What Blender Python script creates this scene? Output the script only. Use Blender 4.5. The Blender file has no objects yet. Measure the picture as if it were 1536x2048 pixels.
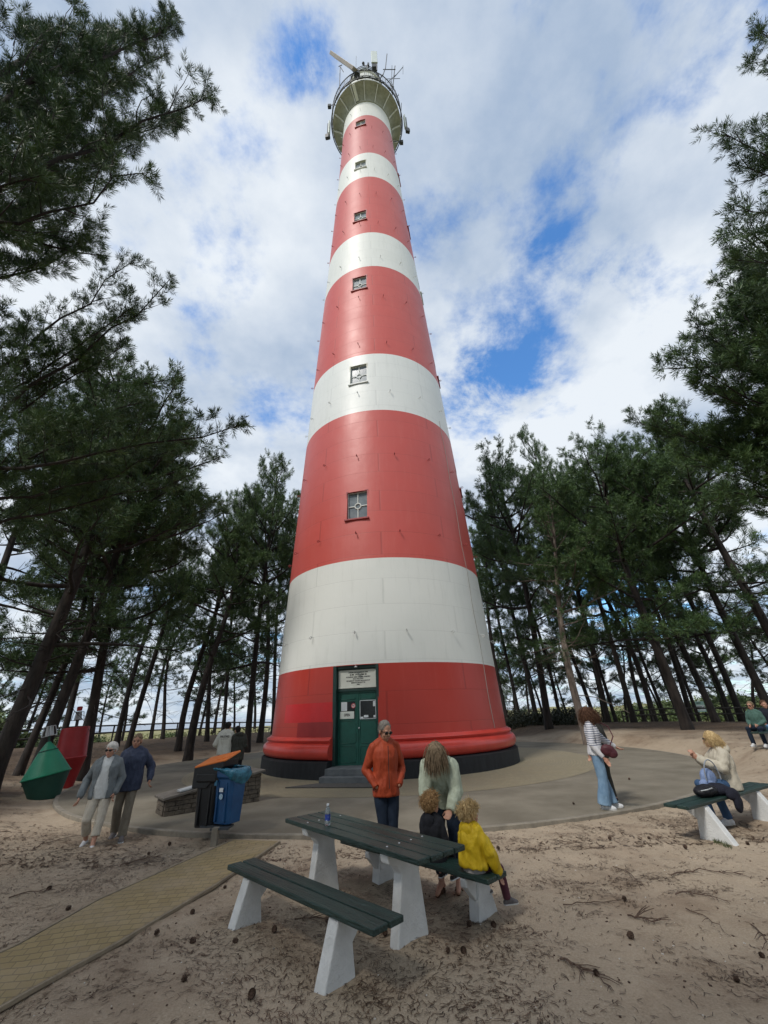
import bpy, bmesh, math, random
import numpy as np
from mathutils import Vector, Matrix, noise
from mathutils.bvhtree import BVHTree
PI = math.pi
R_ = math.radians
scene = bpy.context.scene
col = scene.collection

# ------------------------------------------------------------------ camera
CAM_H = 1.8
FPX = 810.0                       # focal length in pixels of the 1536 x 2048 photograph
PITCH = math.atan(403 / FPX)
ROLL = R_(2.3)
cF = Vector((0, math.cos(PITCH), math.sin(PITCH)))
U0 = Vector((0, -math.sin(PITCH), math.cos(PITCH)))
R0 = Vector((1, 0, 0))
cR = R0 * math.cos(ROLL) - U0 * math.sin(ROLL)
cU = U0 * math.cos(ROLL) + R0 * math.sin(ROLL)
CAM = Vector((0, 0, CAM_H))
cd = bpy.data.cameras.new('camera')
cam = bpy.data.objects.new('camera', cd)
col.objects.link(cam)
m = Matrix((cR, cU, -cF)).transposed().to_4x4()
m.translation = CAM
cam.matrix_world = m
cd.sensor_fit = 'VERTICAL'
cd.sensor_height = 36.0
cd.lens = 36.0 * FPX / 2048.0
cd.clip_start = 0.05
cd.clip_end = 12000
scene.camera = cam

def ray(x, y):
    return (cF + cR * ((x - 768) / FPX) - cU * ((y - 1024) / FPX))
def at(x, y, Y):
    d = ray(x, y); return CAM + d * (Y / d.y)
def gnd(x, y, z=0.0):
    d = ray(x, y); return CAM + d * ((z - CAM_H) / d.z)
def dep(x, y, depth):
    return CAM + ray(x, y) * depth
def proj(P):
    d = Vector(P) - CAM; z = d.dot(cF)
    return (768 + FPX * d.dot(cR) / z, 1024 - FPX * d.dot(cU) / z)

# ------------------------------------------------------------------ world, sun, exposure
SUN_EL, SUN_AZ = R_(50), R_(218)      # azimuth clockwise from +Y: behind the camera, to the left
w = bpy.data.worlds.new('World'); scene.world = w; w.use_nodes = True
nt = w.node_tree; N = nt.nodes; L = nt.links; N.clear()
def nd(t, **k):
    n = N.new(t)
    for a, b in k.items(): setattr(n, a, b)
    return n
def vmath(op, a=None, b=None):
    n = nd('ShaderNodeVectorMath', operation=op)
    for i, v in enumerate((a, b)):
        if v is None: continue
        if hasattr(v, 'links'): L.new(v, n.inputs[i])
        else: n.inputs[i].default_value = v
    return n
def fmath(op, a=None, b=None, clamp=False):
    n = nd('ShaderNodeMath', operation=op, use_clamp=clamp)
    for i, v in enumerate((a, b)):
        if v is None: continue
        if hasattr(v, 'links'): L.new(v, n.inputs[i])
        else: n.inputs[i].default_value = v
    return n.outputs[0]
sky = nd('ShaderNodeTexSky', sky_type='NISHITA', sun_disc=False, sun_elevation=SUN_EL,
         sun_rotation=SUN_AZ, air_density=1.25, dust_density=0.1, ozone_density=1.0)
tc = nd('ShaderNodeTexCoord')
dirv = vmath('NORMALIZE', tc.outputs['Generated']).outputs[0]
sep = nd('ShaderNodeSeparateXYZ'); L.new(dirv, sep.inputs[0])
zz = fmath('ADD', fmath('MAXIMUM', sep.outputs[2], 0.0), 0.22)
comb = nd('ShaderNodeCombineXYZ')
L.new(fmath('DIVIDE', sep.outputs[0], zz), comb.inputs[0])
L.new(fmath('DIVIDE', sep.outputs[1], zz), comb.inputs[1])
comb.inputs[2].default_value = 3.1
def wnoise(scale, detail, rough, off=(0, 0, 0), dist=0.0):
    mp = nd('ShaderNodeMapping'); L.new(comb.outputs[0], mp.inputs[0]); mp.inputs['Location'].default_value = off
    n = nd('ShaderNodeTexNoise'); L.new(mp.outputs[0], n.inputs['Vector'])
    n.inputs['Scale'].default_value = scale; n.inputs['Detail'].default_value = detail
    n.inputs['Roughness'].default_value = rough; n.inputs['Distortion'].default_value = dist
    return n.outputs['Fac']
big = wnoise(2.0, 9, 0.62, (0, 0, 0), 0.25)
fine = wnoise(6.5, 6, 0.6, (4, 2, 0))
dens = fmath('ADD', fmath('MULTIPLY', big, 1.5), fmath('MULTIPLY', fine, 1.0))
rag = fmath('ADD', fmath('MULTIPLY', wnoise(5.0, 8, .68, (2, 7, 0), .4), 3.2), -.75)
rag = fmath('MAXIMUM', rag, 0.0)
# gaps in the cloud where the photograph shows blue
for (hx, hy, rad_, wt) in [(595, 95, .10, .46), (640, 150, .07, .34), (1150, 490, .14, .42), (1090, 510, .07, .2), (1040, 770, .15, .56), (930, 790, .11, .48), (1230, 560, .09, .36),
                           (1500, 110, .13, .42), (870, 440, .10, .28), (1390, 560, .10, .30), (1230, 1190, .17, .75), (1000, 640, .10, .25), (520, 290, .05, .12), (400, 480, .03, .15), (930, 700, .09, .3)]:
    hd = ray(hx, hy).normalized()
    dn = vmath('DISTANCE', dirv, tuple(hd)).outputs['Value']
    f = fmath('MULTIPLY', fmath('MULTIPLY', fmath('SUBTRACT', 1.0, fmath('DIVIDE', dn, rad_ * 1.1), clamp=True), wt * .80), rag)
    dens = fmath('SUBTRACT', dens, f)
mr = nd('ShaderNodeMapRange', interpolation_type='SMOOTHSTEP'); L.new(dens, mr.inputs[0])
mr.inputs[1].default_value = 0.72; mr.inputs[2].default_value = 1.14
# cloud brightness
shade = nd('ShaderNodeMapRange'); L.new(wnoise(1.6, 8, 0.58, (9, 5, 0)), shade.inputs[0])
shade.inputs[1].default_value = 0.36; shade.inputs[2].default_value = 0.60
mixc = nd('ShaderNodeMix', data_type='RGBA'); L.new(shade.outputs[0], mixc.inputs['Factor'])
mixc.inputs['A'].default_value = (0.31, 0.39, 0.51, 1); mixc.inputs['B'].default_value = (0.66, 0.70, 0.74, 1)
bg1 = nd('ShaderNodeBackground'); bg1.inputs[1].default_value = 0.15
tint = vmath('MULTIPLY', sky.outputs[0], (0.50, 0.86, 1.20)); L.new(tint.outputs[0], bg1.inputs[0])
bg2 = nd('ShaderNodeBackground'); bg2.inputs[1].default_value = 1.0
L.new(mixc.outputs['Result'], bg2.inputs[0])
mx = nd('ShaderNodeMixShader'); L.new(fmath('MULTIPLY', mr.outputs[0], 0.97), mx.inputs[0])
L.new(bg1.outputs[0], mx.inputs[1]); L.new(bg2.outputs[0], mx.inputs[2])
wo = nd('ShaderNodeOutputWorld'); L.new(mx.outputs[0], wo.inputs[0])

sd = bpy.data.lights.new('sun', 'SUN'); sd.energy = 1.9; sd.angle = R_(10); sd.color = (1.0, 0.95, 0.88)
so = bpy.data.objects.new('sun', sd); col.objects.link(so)
sdir = Vector((math.sin(SUN_AZ) * math.cos(SUN_EL), math.cos(SUN_AZ) * math.cos(SUN_EL), math.sin(SUN_EL)))
so.rotation_euler = sdir.to_track_quat('Z', 'Y').to_euler(); so.location = sdir * 100
scene.view_settings.view_transform = 'Standard'
scene.view_settings.look = 'None'
scene.view_settings.gamma = 1.0
scene.view_settings.exposure = 0.38
scene.view_settings.use_curve_mapping = False
scene.cycles.max_bounces = 5
scene.cycles.transparent_max_bounces = 4

# ------------------------------------------------------------------ helpers
def mat(name, c1, c2=None, scale=8.0, rough=0.7, bump=0.0, bscale=None, metal=0.0, spec=0.5, detail=5, stretch=(1, 1, 1), trans=0.0, coat=0.0, coord='Object', lo=.35, hi=.65):
    M = bpy.data.materials.new(name); M.use_nodes = True
    t = M.node_tree; p = t.nodes['Principled BSDF']
    p.inputs['Roughness'].default_value = rough; p.inputs['Metallic'].default_value = metal
    p.inputs['Specular IOR Level'].default_value = spec
    p.inputs['Base Color'].default_value = (*c1, 1)
    if trans: p.inputs['Transmission Weight'].default_value = trans
    if coat: p.inputs['Coat Weight'].default_value = coat
    if c2 is not None or bump:
        tcn = t.nodes.new('ShaderNodeTexCoord'); mp = t.nodes.new('ShaderNodeMapping'); mp.inputs['Scale'].default_value = stretch
        t.links.new(tcn.outputs[coord], mp.inputs[0])
    if c2 is not None:
        n = t.nodes.new('ShaderNodeTexNoise'); n.inputs['Scale'].default_value = scale; n.inputs['Detail'].default_value = detail
        n.inputs['Roughness'].default_value = .6
        t.links.new(mp.outputs[0], n.inputs['Vector'])
        r = t.nodes.new('ShaderNodeMapRange'); r.inputs[1].default_value = lo; r.inputs[2].default_value = hi
        t.links.new(n.outputs['Fac'], r.inputs[0])
        mi = t.nodes.new('ShaderNodeMix'); mi.data_type = 'RGBA'
        mi.inputs['A'].default_value = (*c1, 1); mi.inputs['B'].default_value = (*c2, 1)
        t.links.new(r.outputs[0], mi.inputs['Factor']); t.links.new(mi.outputs['Result'], p.inputs['Base Color'])
    if bump:
        n2 = t.nodes.new('ShaderNodeTexNoise'); n2.inputs['Scale'].default_value = bscale or scale * 3; n2.inputs['Detail'].default_value = 6
        t.links.new(mp.outputs[0], n2.inputs['Vector'])
        b = t.nodes.new('ShaderNodeBump'); b.inputs['Strength'].default_value = bump; b.inputs['Distance'].default_value = .02
        t.links.new(n2.outputs['Fac'], b.inputs['Height']); t.links.new(b.outputs[0], p.inputs['Normal'])
    return M

def mesh_from(name, V, F, mats, mi=None, smooth=False):
    me = bpy.data.meshes.new(name); me.from_pydata([tuple(v) for v in V], [], F)
    for x in (mats if isinstance(mats, (list, tuple)) else [mats]): me.materials.append(x)
    if mi: me.polygons.foreach_set('material_index', mi)
    if smooth: me.polygons.foreach_set('use_smooth', [True] * len(me.polygons))
    me.update(); return me

def tag(o, label=None, cat=None, group=None, kind=None):
    if label: o['label'] = label
    if cat: o['category'] = cat
    if group: o['group'] = group
    if kind: o['kind'] = kind
    return o
def empty(name, loc=(0, 0, 0), rz=0.0, label=None, cat=None, group=None):
    o = bpy.data.objects.new(name, None); col.objects.link(o); o.location = loc; o.rotation_euler = (0, 0, rz)
    o.empty_display_size = .1
    return tag(o, label, cat, group)
def link(name, me, parent=None, loc=(0, 0, 0)):
    o = bpy.data.objects.new(name, me); col.objects.link(o); o.location = loc
    if parent is not None: o.parent = parent
    return o
def copy_tree(o, parent=None):
    c = o.copy(); col.objects.link(c); c.parent = parent
    if parent is not None: c.matrix_parent_inverse = o.matrix_parent_inverse
    for ch in o.children: copy_tree(ch, c)
    return c

class MB:
    def __init__(s): s.V = []; s.F = []; s.M = []; s.cur = 0
    def add(s, V, F):
        b = len(s.V); s.V += [Vector(v) for v in V]
        for f in F: s.F.append([i + b for i in f]); s.M.append(s.cur)
        return s
    def box(s, c, size, rz=0.0, T=None, taper=1.0):
        hx, hy, hz = [q / 2 for q in size]
        V = [Vector((x * hx * (taper if z > 0 and taper != 1 else 1), y * hy * (taper if z > 0 and taper != 1 else 1), z * hz)) for z in (-1, 1) for y in (-1, 1) for x in (-1, 1)]
        Mx = T or Matrix.Rotation(rz, 3, 'Z')
        V = [Mx @ v + Vector(c) for v in V]
        return s.add(V, [(0, 2, 3, 1), (4, 5, 7, 6), (0, 1, 5, 4), (2, 6, 7, 3), (0, 4, 6, 2), (1, 3, 7, 5)])
    def tube(s, pts, rad, n=8, cap=True, sq=None):
        pts = [Vector(p) for p in pts]
        if not isinstance(rad, (list, tuple, np.ndarray)): rad = [rad] * len(pts)
        V = []; F = []; prev = None
        for i, p in enumerate(pts):
            d = (pts[min(i + 1, len(pts) - 1)] - pts[max(i - 1, 0)]).normalized()
            if prev is None:
                a = d.orthogonal().normalized()
            else:
                a = (prev - d * prev.dot(d))
                a = a.normalized() if a.length > 1e-6 else d.orthogonal().normalized()
            prev = a; b = d.cross(a)
            for k in range(n):
                t = 2 * PI * k / n; V.append(p + (a * math.cos(t) + b * math.sin(t)) * rad[i])
        for i in range(len(pts) - 1):
            for k in range(n):
                F.append((i * n + k, i * n + (k + 1) % n, (i + 1) * n + (k + 1) % n, (i + 1) * n + k))
        if cap:
            F.append(tuple(range(n - 1, -1, -1))); F.append(tuple((len(pts) - 1) * n + k for k in range(n)))
        return s.add(V, F)
    def lathe(s, prof, n=48, c=(0, 0, 0), T=None, cap=True, closed=False):
        V = []; F = []; c = Vector(c)
        for (r, z) in prof:
            for k in range(n):
                t = 2 * PI * k / n; v = Vector((r * math.cos(t), r * math.sin(t), z))
                V.append((T @ v if T is not None else v) + c)
        m_ = len(prof)
        for i in range(m_ - 1 + (1 if closed else 0)):
            for k in range(n):
                j = (i + 1) % m_
                F.append((i * n + k, i * n + (k + 1) % n, j * n + (k + 1) % n, j * n + k))
        if cap and not closed:
            if prof[0][0] > 1e-5: F.append(tuple(range(n - 1, -1, -1)))
            if prof[-1][0] > 1e-5: F.append(tuple((m_ - 1) * n + k for k in range(n)))
        return s.add(V, F)
    def prism(s, poly, y0, y1, T=None, c=(0, 0, 0)):      # poly in (x,z), extruded along y
        n = len(poly); c = Vector(c)
        V = [Vector((x, y0, z)) for x, z in poly] + [Vector((x, y1, z)) for x, z in poly]
        V = [(T @ v if T is not None else v) + c for v in V]
        F = [tuple(range(n)), tuple(range(2 * n - 1, n - 1, -1))] + [(i, i + n, (i + 1) % n + n, (i + 1) % n) for i in range(n)]
        return s.add(V, F)
    def ell(s, c, r, T=None, n=12, m_=8):
        V = []; F = []; c = Vector(c)
        for i in range(m_ + 1):
            ph = PI * i / m_
            for k in range(n):
                t = 2 * PI * k / n
                v = Vector((r[0] * math.sin(ph) * math.cos(t), r[1] * math.sin(ph) * math.sin(t), r[2] * math.cos(ph)))
                V.append((T @ v if T is not None else v) + c)
        for i in range(m_):
            for k in range(n): F.append((i * n + k, (i + 1) * n + k, (i + 1) * n + (k + 1) % n, i * n + (k + 1) % n))
        return s.add(V, F)
    def build(s, name, mats, parent=None, smooth=False, bevel=0.0, auto=None, loc=(0, 0, 0)):
        me = mesh_from(name, s.V, s.F, mats, s.M, smooth)
        if bevel:
            bm = bmesh.new(); bm.from_mesh(me); bmesh.ops.remove_doubles(bm, verts=bm.verts, dist=1e-5)
            ed = [e for e in bm.edges if len(e.link_faces) == 2 and e.calc_face_angle(0) > .5]
            bmesh.ops.bevel(bm, geom=ed, offset=bevel, segments=2, affect='EDGES', profile=.5); bm.to_mesh(me); bm.free()
        if auto:
            me.polygons.foreach_set('use_smooth', [True] * len(me.polygons)); me.set_sharp_from_angle(angle=auto)
        return link(name, me, parent, loc)

def text_mesh(txt, size, align='CENTER', extrude=0.0, sx=1.0, shear=0.0, bold=0.0):
    cu = bpy.data.curves.new('t', 'FONT'); cu.body = txt; cu.size = size; cu.align_x = align; cu.align_y = 'CENTER'
    cu.extrude = extrude; cu.resolution_u = 3; cu.offset = bold; cu.shear = shear
    o = bpy.data.objects.new('t', cu); col.objects.link(o)
    dg = bpy.context.evaluated_depsgraph_get()
    me = bpy.data.meshes.new_from_object(o.evaluated_get(dg))
    bpy.data.objects.remove(o); bpy.data.curves.remove(cu)
    V = [Vector((v.co.x * sx, v.co.y, v.co.z)) for v in me.vertices]; F = [list(p.vertices) for p in me.polygons]
    bpy.data.meshes.remove(me)
    return V, F
def smooth01(x, a, b):
    t = min(1, max(0, (x - a) / (b - a))); return t * t * (3 - 2 * t)
def fbm(x, y, s=1.0, oc=3):
    return noise.fractal(Vector((x * s, y * s, 0.0)), 1.0, 2.0, oc)

# ------------------------------------------------------------------ materials
def ground_mat():
    M = bpy.data.materials.new('sand'); M.use_nodes = True; t = M.node_tree; p = t.nodes['Principled BSDF']
    g = t.nodes.new('ShaderNodeNewGeometry')
    def noi(scale, det=6, rough=.6, sc=(1, 1, 1), dist=0):
        mp = t.nodes.new('ShaderNodeMapping'); mp.inputs['Scale'].default_value = sc; t.links.new(g.outputs['Position'], mp.inputs[0])
        n = t.nodes.new('ShaderNodeTexNoise'); n.inputs['Scale'].default_value = scale; n.inputs['Detail'].default_value = det
        n.inputs['Roughness'].default_value = rough; n.inputs['Distortion'].default_value = dist
        t.links.new(mp.outputs[0], n.inputs['Vector']); return n.outputs['Fac']
    def rng(s, a, b, lo=0, hi=1):
        r = t.nodes.new('ShaderNodeMapRange'); t.links.new(s, r.inputs[0]); r.inputs[1].default_value = a; r.inputs[2].default_value = b
        r.inputs[3].default_value = lo; r.inputs[4].default_value = hi; return r.outputs[0]
    def mixc(f, a, b):
        mi = t.nodes.new('ShaderNodeMix'); mi.data_type = 'RGBA'
        for i, v in (('Factor', f), ('A', a), ('B', b)):
            if hasattr(v, 'links'): t.links.new(v, mi.inputs[i])
            else: mi.inputs[i].default_value = (*v, 1) if isinstance(v, tuple) else v
        return mi.outputs['Result']
    def mul(a, b):
        n = t.nodes.new('ShaderNodeMath'); n.operation = 'MULTIPLY'; n.use_clamp = True
        for i, v in enumerate((a, b)):
            if hasattr(v, 'links'): t.links.new(v, n.inputs[i])
            else: n.inputs[i].default_value = v
        return n.outputs[0]
    sand = mixc(rng(noi(1.3), .35, .65), (.275, .215, .148), (.37, .295, .213))
    sand = mixc(rng(noi(60, 3), .3, .7), sand, (.42, .345, .26))
    # damp / needle-stained patches
    sand = mixc(mul(rng(noi(.55, 5, .65), .50, .68), .55), sand, (.15, .095, .06))
    sand = mixc(mul(rng(noi(9, 8, .75, (1, 1, 1), .4), .60, .70), .65), sand, (.12, .075, .05))
    # forest floor and grass masks are painted by vertex attribute
    at_ = t.nodes.new('ShaderNodeAttribute'); at_.attribute_name = 'zone'
    sp = t.nodes.new('ShaderNodeSeparateColor'); t.links.new(at_.outputs['Color'], sp.inputs[0])
    floor = mixc(rng(noi(2.2, 8, .7), .38, .62), (.045, .030, .021), (.115, .078, .052))
    floor = mixc(rng(noi(22, 5, .7), .45, .7), floor, (.17, .125, .085))
    c = mixc(sp.outputs[0], sand, floor)
    grass = mixc(rng(noi(.35, 8, .7), .38, .62), (.16, .17, .065), (.34, .30, .17))
    c = mixc(sp.outputs[1], c, grass)
    t.links.new(c, p.inputs['Base Color']); p.inputs['Roughness'].default_value = .95; p.inputs['Specular IOR Level'].default_value = .2
    b = t.nodes.new('ShaderNodeBump'); b.inputs['Strength'].default_value = .55; b.inputs['Distance'].default_value = .05
    t.links.new(noi(7, 10, .72), b.inputs['Height']); t.links.new(b.outputs[0], p.inputs['Normal'])
    return M
M_ground = ground_mat()
def brick_mat(name, c1, c2, mortar, bw, bh, ms=.012, scale=1.0, rough=.85, bump=.6, coord='UV', var=None, rot=0.0):
    M = bpy.data.materials.new(name); M.use_nodes = True; t = M.node_tree; p = t.nodes['Principled BSDF']
    tcn = t.nodes.new('ShaderNodeTexCoord'); mp = t.nodes.new('ShaderNodeMapping'); t.links.new(tcn.outputs[coord], mp.inputs[0])
    mp.inputs['Rotation'].default_value = (0, 0, rot)
    b = t.nodes.new('ShaderNodeTexBrick'); t.links.new(mp.outputs[0], b.inputs['Vector'])
    b.inputs['Color1'].default_value = (*c1, 1); b.inputs['Color2'].default_value = (*c2, 1); b.inputs['Mortar'].default_value = (*mortar, 1)
    b.inputs['Scale'].default_value = scale; b.inputs['Brick Width'].default_value = bw; b.inputs['Row Height'].default_value = bh
    b.inputs['Mortar Size'].default_value = ms; b.inputs['Mortar Smooth'].default_value = .3
    n = t.nodes.new('ShaderNodeTexNoise'); n.inputs['Scale'].default_value = 1.1; n.inputs['Detail'].default_value = 8; n.inputs['Roughness'].default_value = .7
    t.links.new(tcn.outputs['Object'], n.inputs['Vector'])
    r = t.nodes.new('ShaderNodeMapRange'); t.links.new(n.outputs['Fac'], r.inputs[0]); r.inputs[1].default_value = .45; r.inputs[2].default_value = .7; r.inputs[4].default_value = .6
    mi = t.nodes.new('ShaderNodeMix'); mi.data_type = 'RGBA'; t.links.new(r.outputs[0], mi.inputs['Factor']); t.links.new(b.outputs['Color'], mi.inputs['A'])
    mi.inputs['B'].default_value = (*(var or mortar), 1)
    t.links.new(mi.outputs['Result'], p.inputs['Base Color']); p.inputs['Roughness'].default_value = rough
    bu = t.nodes.new('ShaderNodeBump'); bu.inputs['Strength'].default_value = bump; bu.inputs['Distance'].default_value = .01; bu.invert = True
    t.links.new(b.outputs['Fac'], bu.inputs['Height'])
    n3 = t.nodes.new('ShaderNodeTexNoise'); n3.inputs['Scale'].default_value = 40; t.links.new(tcn.outputs['Object'], n3.inputs['Vector'])
    b2 = t.nodes.new('ShaderNodeBump'); b2.inputs['Strength'].default_value = .25; b2.inputs['Distance'].default_value = .01
    t.links.new(n3.outputs['Fac'], b2.inputs['Height']); t.links.new(bu.outputs[0], b2.inputs['Normal']); t.links.new(b2.outputs[0], p.inputs['Normal'])
    return M
M_ybrick = brick_mat('yellow_clinker', (.255, .218, .138), (.225, .19, .12), (.17, .145, .10), .2, .1, .006, var=(.20, .175, .125))
M_asphalt = mat('asphalt', (.150, .132, .100), (.225, .200, .155), .8, .9, .35, 90, spec=.25)
M_kerb = mat('kerb_concrete', (.17, .15, .12), (.27, .24, .19), 5, .9, .4, 40)
M_white_conc = mat('painted_concrete', (.58, .59, .58), (.70, .71, .70), 5, .75, .4, 60, detail=8)
M_green_wood = mat('green_painted_wood', (.006, .022, .018), (.020, .048, .040), 7, .42, .7, 60, stretch=(.12, 1, 1), spec=.5)
M_door = mat('door_green', (.005, .070, .050), (.007, .092, .066), 6, .4, .1, 30)
M_frame_g = mat('portal_green', (.006, .032, .028), (.010, .045, .038), 6, .45)
M_bark = mat('pine_bark', (.012, .010, .009), (.042, .033, .028), 9, .95, 1.0, 22, stretch=(1, 1, .28), detail=8)
M_bark_pale = mat('pale_pine_bark', (.085, .066, .052), (.22, .18, .15), 8, .95, 1.0, 20, stretch=(1, 1, .28), detail=8)
M_black = mat('black_plastic', (.008, .009, .010), (.013, .014, .016), 4, .45, .1, 60)
M_metal_d = mat('dark_iron', (.030, .036, .042), (.055, .062, .07), 6, .5, .1)
M_metal_l = mat('pale_metal', (.42, .44, .45), (.55, .57, .58), 5, .45, metal=.3)
M_glass = mat('window_glass', (.16, .19, .21), (.24, .27, .29), 2.0, .12, spec=.8)
M_white = mat('white_paint', (.62, .64, .60), (.70, .72, .68), 8, .5)
M_paper = mat('white_paper', (.66, .70, .72), (.72, .75, .76), 5, .7)
M_dark = mat('dark_glass', (.004, .005, .006), None, rough=.15)
M_step = mat('step_stone', (.085, .095, .10), (.13, .14, .145), 4, .75, .3)
M_ink = mat('black_ink', (.01, .01, .012), None, rough=.7)

# ------------------------------------------------------------------ lighthouse geometry data
TC = Vector((-0.155, 19.749, 0))
PLY = (7.74852454e-06, -4.82947645e-04, -4.29924786e-02, 4.92794276e+00)
def trad(z): return ((PLY[0] * z + PLY[1]) * z + PLY[2]) * z + PLY[3]
def tw(th, z, r):               # point on the tower: th in degrees, 0 towards the camera, positive to the right
    a = R_(th); return Vector((r * math.sin(a), -r * math.cos(a), z))
APR_R = 11.25

# ------------------------------------------------------------------ ground
def terrain(x, y):
    dx, dy = x - TC.x, y - TC.y
    r = math.hypot(dx, dy)
    if r < APR_R - .35: return -.14
    rise = max(0, r - APR_R - .4)
    left = smooth01(-x, 1, 8)
    f = smooth01(y, 6.5 - 1.5 * left, 13 - 3.5 * left)
    hi = (.16 * left + .030 * (1 - left)) * rise
    cap = .95 * left + .45 * (1 - left)
    z = -.06 + f * cap * (1 - math.exp(-hi / cap))
    z += .02 * fbm(x, y, .6) + .03 * f * fbm(x + 9, y, .35) * min(1, rise)
    z += .42 * smooth01(x, 8.6, 11.2) * smooth01(r, 11.5, 12.8) * smooth01(y, 8, 12.5)
    if x < -3.5 and y < 12: z -= .06 * smooth01(-x, 3.5, 6) * (1 - f)
    # beyond the wood the ground drops to the dunes and the shore
    out = smooth01(r, 22, 44)
    if y > 5: z -= 2.2 * out * smooth01(y, 5, 20)
    if r > 45:
        q = smooth01(r, 45, 90)
        rx = smooth01(x, 5, 40)
        z += q * (2.6 * rx + .6) * (0.55 + .9 * fbm(x, y, .022, 4)) + .5 * q * fbm(x + 50, y, .12, 3)
        z -= 5.5 * smooth01(r, 150, 420) * (1 - .5 * rx)
    return z
def micro(x, y):
    if not (-9 < x < 11 and 0 < y < 13) or math.hypot(x - TC.x, y - TC.y) < APR_R + .01: return 0.0
    if y < 8.9 and -2.75 - .33 * (8.4 - y) - .15 < x < -2.0 - .25 * (8.4 - y) + .15: return 0.0
    v = noise.voronoi(Vector((x * 2.6, y * 2.6, 0)))[0][0]
    return .020 * fbm(x, y, 2.4, 5) - .022 * max(0, 1 - v * 2.6)
def build_ground():
    def axis_(a, b, st, far):
        c = list(np.arange(a, b, st)); s_ = st; x = c[-1]
        while x < far: s_ *= 1.075; x += s_; c.append(x)
        s_ = st; x = c[0]; o = []
        while x > -far: s_ *= 1.075; x -= s_; o.append(x)
        return o[::-1] + c
    xs = axis_(-7.5, 9.5, .075, 900); ys = axis_(1.8, 12.0, .075, 900)
    V = []; Z = []
    for y in ys:
        for x in xs:
            z = terrain(x, y)
            z += micro(x, y)
            V.append((x, y, z))
    n = len(xs); F = [(j * n + i, j * n + i + 1, (j + 1) * n + i + 1, (j + 1) * n + i) for j in range(len(ys) - 1) for i in range(n - 1)]
    me = mesh_from('sand_ground', V, F, M_ground, smooth=True)
    a = me.color_attributes.new('zone', 'FLOAT_COLOR', 'POINT')
    C_ = np.zeros((len(V), 4), np.float32); C_[:, 3] = 1
    for i, (x, y, z) in enumerate(V):
        r = math.hypot(x - TC.x, y - TC.y)
        nn = .9 * fbm(x, y, .35, 3)
        fl = smooth01(r + 2 * nn, 11.4, 14) * smooth01(y + 1.5 * nn, 8, 13)
        if x > 0: fl *= smooth01(r + 2.5 * nn, 13, 17)
        if y < 8 and x < -3: fl = max(fl, .35 * smooth01(-x + nn, 3.5, 9))
        gr = smooth01(r + 3 * nn, 30, 38)
        C_[i, 0] = fl; C_[i, 1] = gr
    a.data.foreach_set('color', C_.ravel())
    return tag(link('sand_ground', me), kind='structure')
build_ground()
def zt(x, y): return terrain(x, y)

# sea
mb = MB(); mb.box((0, 3500, -4.3), (16000, 6200, .2))
M_sea = mat('sea_water', (.22, .27, .33), (.36, .40, .45), .02, .35, .3, .5)
tag(mb.build('sea', M_sea), kind='structure')

# apron: asphalt disc with a kerb, ring of yellow clinkers round the tower
def disc(name, r0, r1, z, M, n=180, thick=None):
    V = []; F = []
    for k in range(n):
        a = 2 * PI * k / n
        for r in (r0, r1): V.append((TC.x + r * math.cos(a), TC.y + r * math.sin(a), z))
    for k in range(n):
        j = (k + 1) % n; F.append((2 * k, 2 * k + 1, 2 * j + 1, 2 * j))
    me = mesh_from(name, V, F, M)
    uv = me.uv_layers.new(name='UVMap')
    rm = (r0 + r1) / 2
    for p in me.polygons:
        for li, vi in zip(p.loop_indices, p.vertices):
            k = vi // 2; a = 2 * PI * k / n
            if p.index == n - 1 and k == 0: a = 2 * PI
            uv.data[li].uv = (a * rm, r1 if vi % 2 else r0)
    return tag(link(name, me), kind='structure')
disc('asphalt_apron', 7.9, APR_R - .1, 0.0, M_asphalt)
disc('brick_paving', 4.9, 7.9, 0.004, M_ybrick)
mb = MB(); mb.lathe([(APR_R - .1, -.3), (APR_R - .1, .006), (APR_R - .01, .006), (APR_R, -.004), (APR_R, -.3)], 220, TC, closed=True)
tag(mb.build('apron_kerb', M_kerb, auto=R_(40)), kind='structure')

# yellow brick path towards the lower left, with kerb stones
def strip(name, PL, PR, z0, M, uvs=True):
    V = []; F = []; n = len(PL); U = []; acc = 0
    for i in range(n):
        if i: acc += (Vector(PL[i]) - Vector(PL[i - 1])).length
        V += [(*PL[i], z0[i]), (*PR[i], z0[i])]; U += [(acc, 0), (acc, (Vector(PL[i]) - Vector(PR[i])).length)]
    F = [(2 * i, 2 * i + 1, 2 * i + 3, 2 * i + 2) for i in range(n - 1)]
    me = mesh_from(name, V, F, M); uv = me.uv_layers.new(name='UVMap')
    for p in me.polygons:
        for li, vi in zip(p.loop_indices, p.vertices): uv.data[li].uv = U[vi]
    return me
def lerp2(a, b, t): return (a[0] + (b[0] - a[0]) * t, a[1] + (b[1] - a[1]) * t)
def g2(x, y): q = gnd(x, y, -.03); return (q.x, q.y)
PLc = [g2(469, 1680), g2(392, 1714), g2(200, 1800), g2(36, 1892), (-4.6, 2.4), (-5.6, -1)]
PRc = [g2(556, 1683), g2(428, 1769), g2(219, 1892), g2(59, 1978), (-3.55, 2.2), (-4.4, -1)]
def dens_(P, k=8):
    o = []
    for a, b in zip(P, P[1:]):
        for i in range(k): o.append(lerp2(a, b, i / k))
    return o + [P[-1]]
PLd, PRd = dens_(PLc), dens_(PRc)
zs = [0.0025 if math.hypot((a[0] + b[0]) / 2 - TC.x, (a[1] + b[1]) / 2 - TC.y) < APR_R else -.022 for a, b in zip(PLd, PRd)]
zs = [max(-.025, -.03) for _ in zs]
k0 = 0
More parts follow.
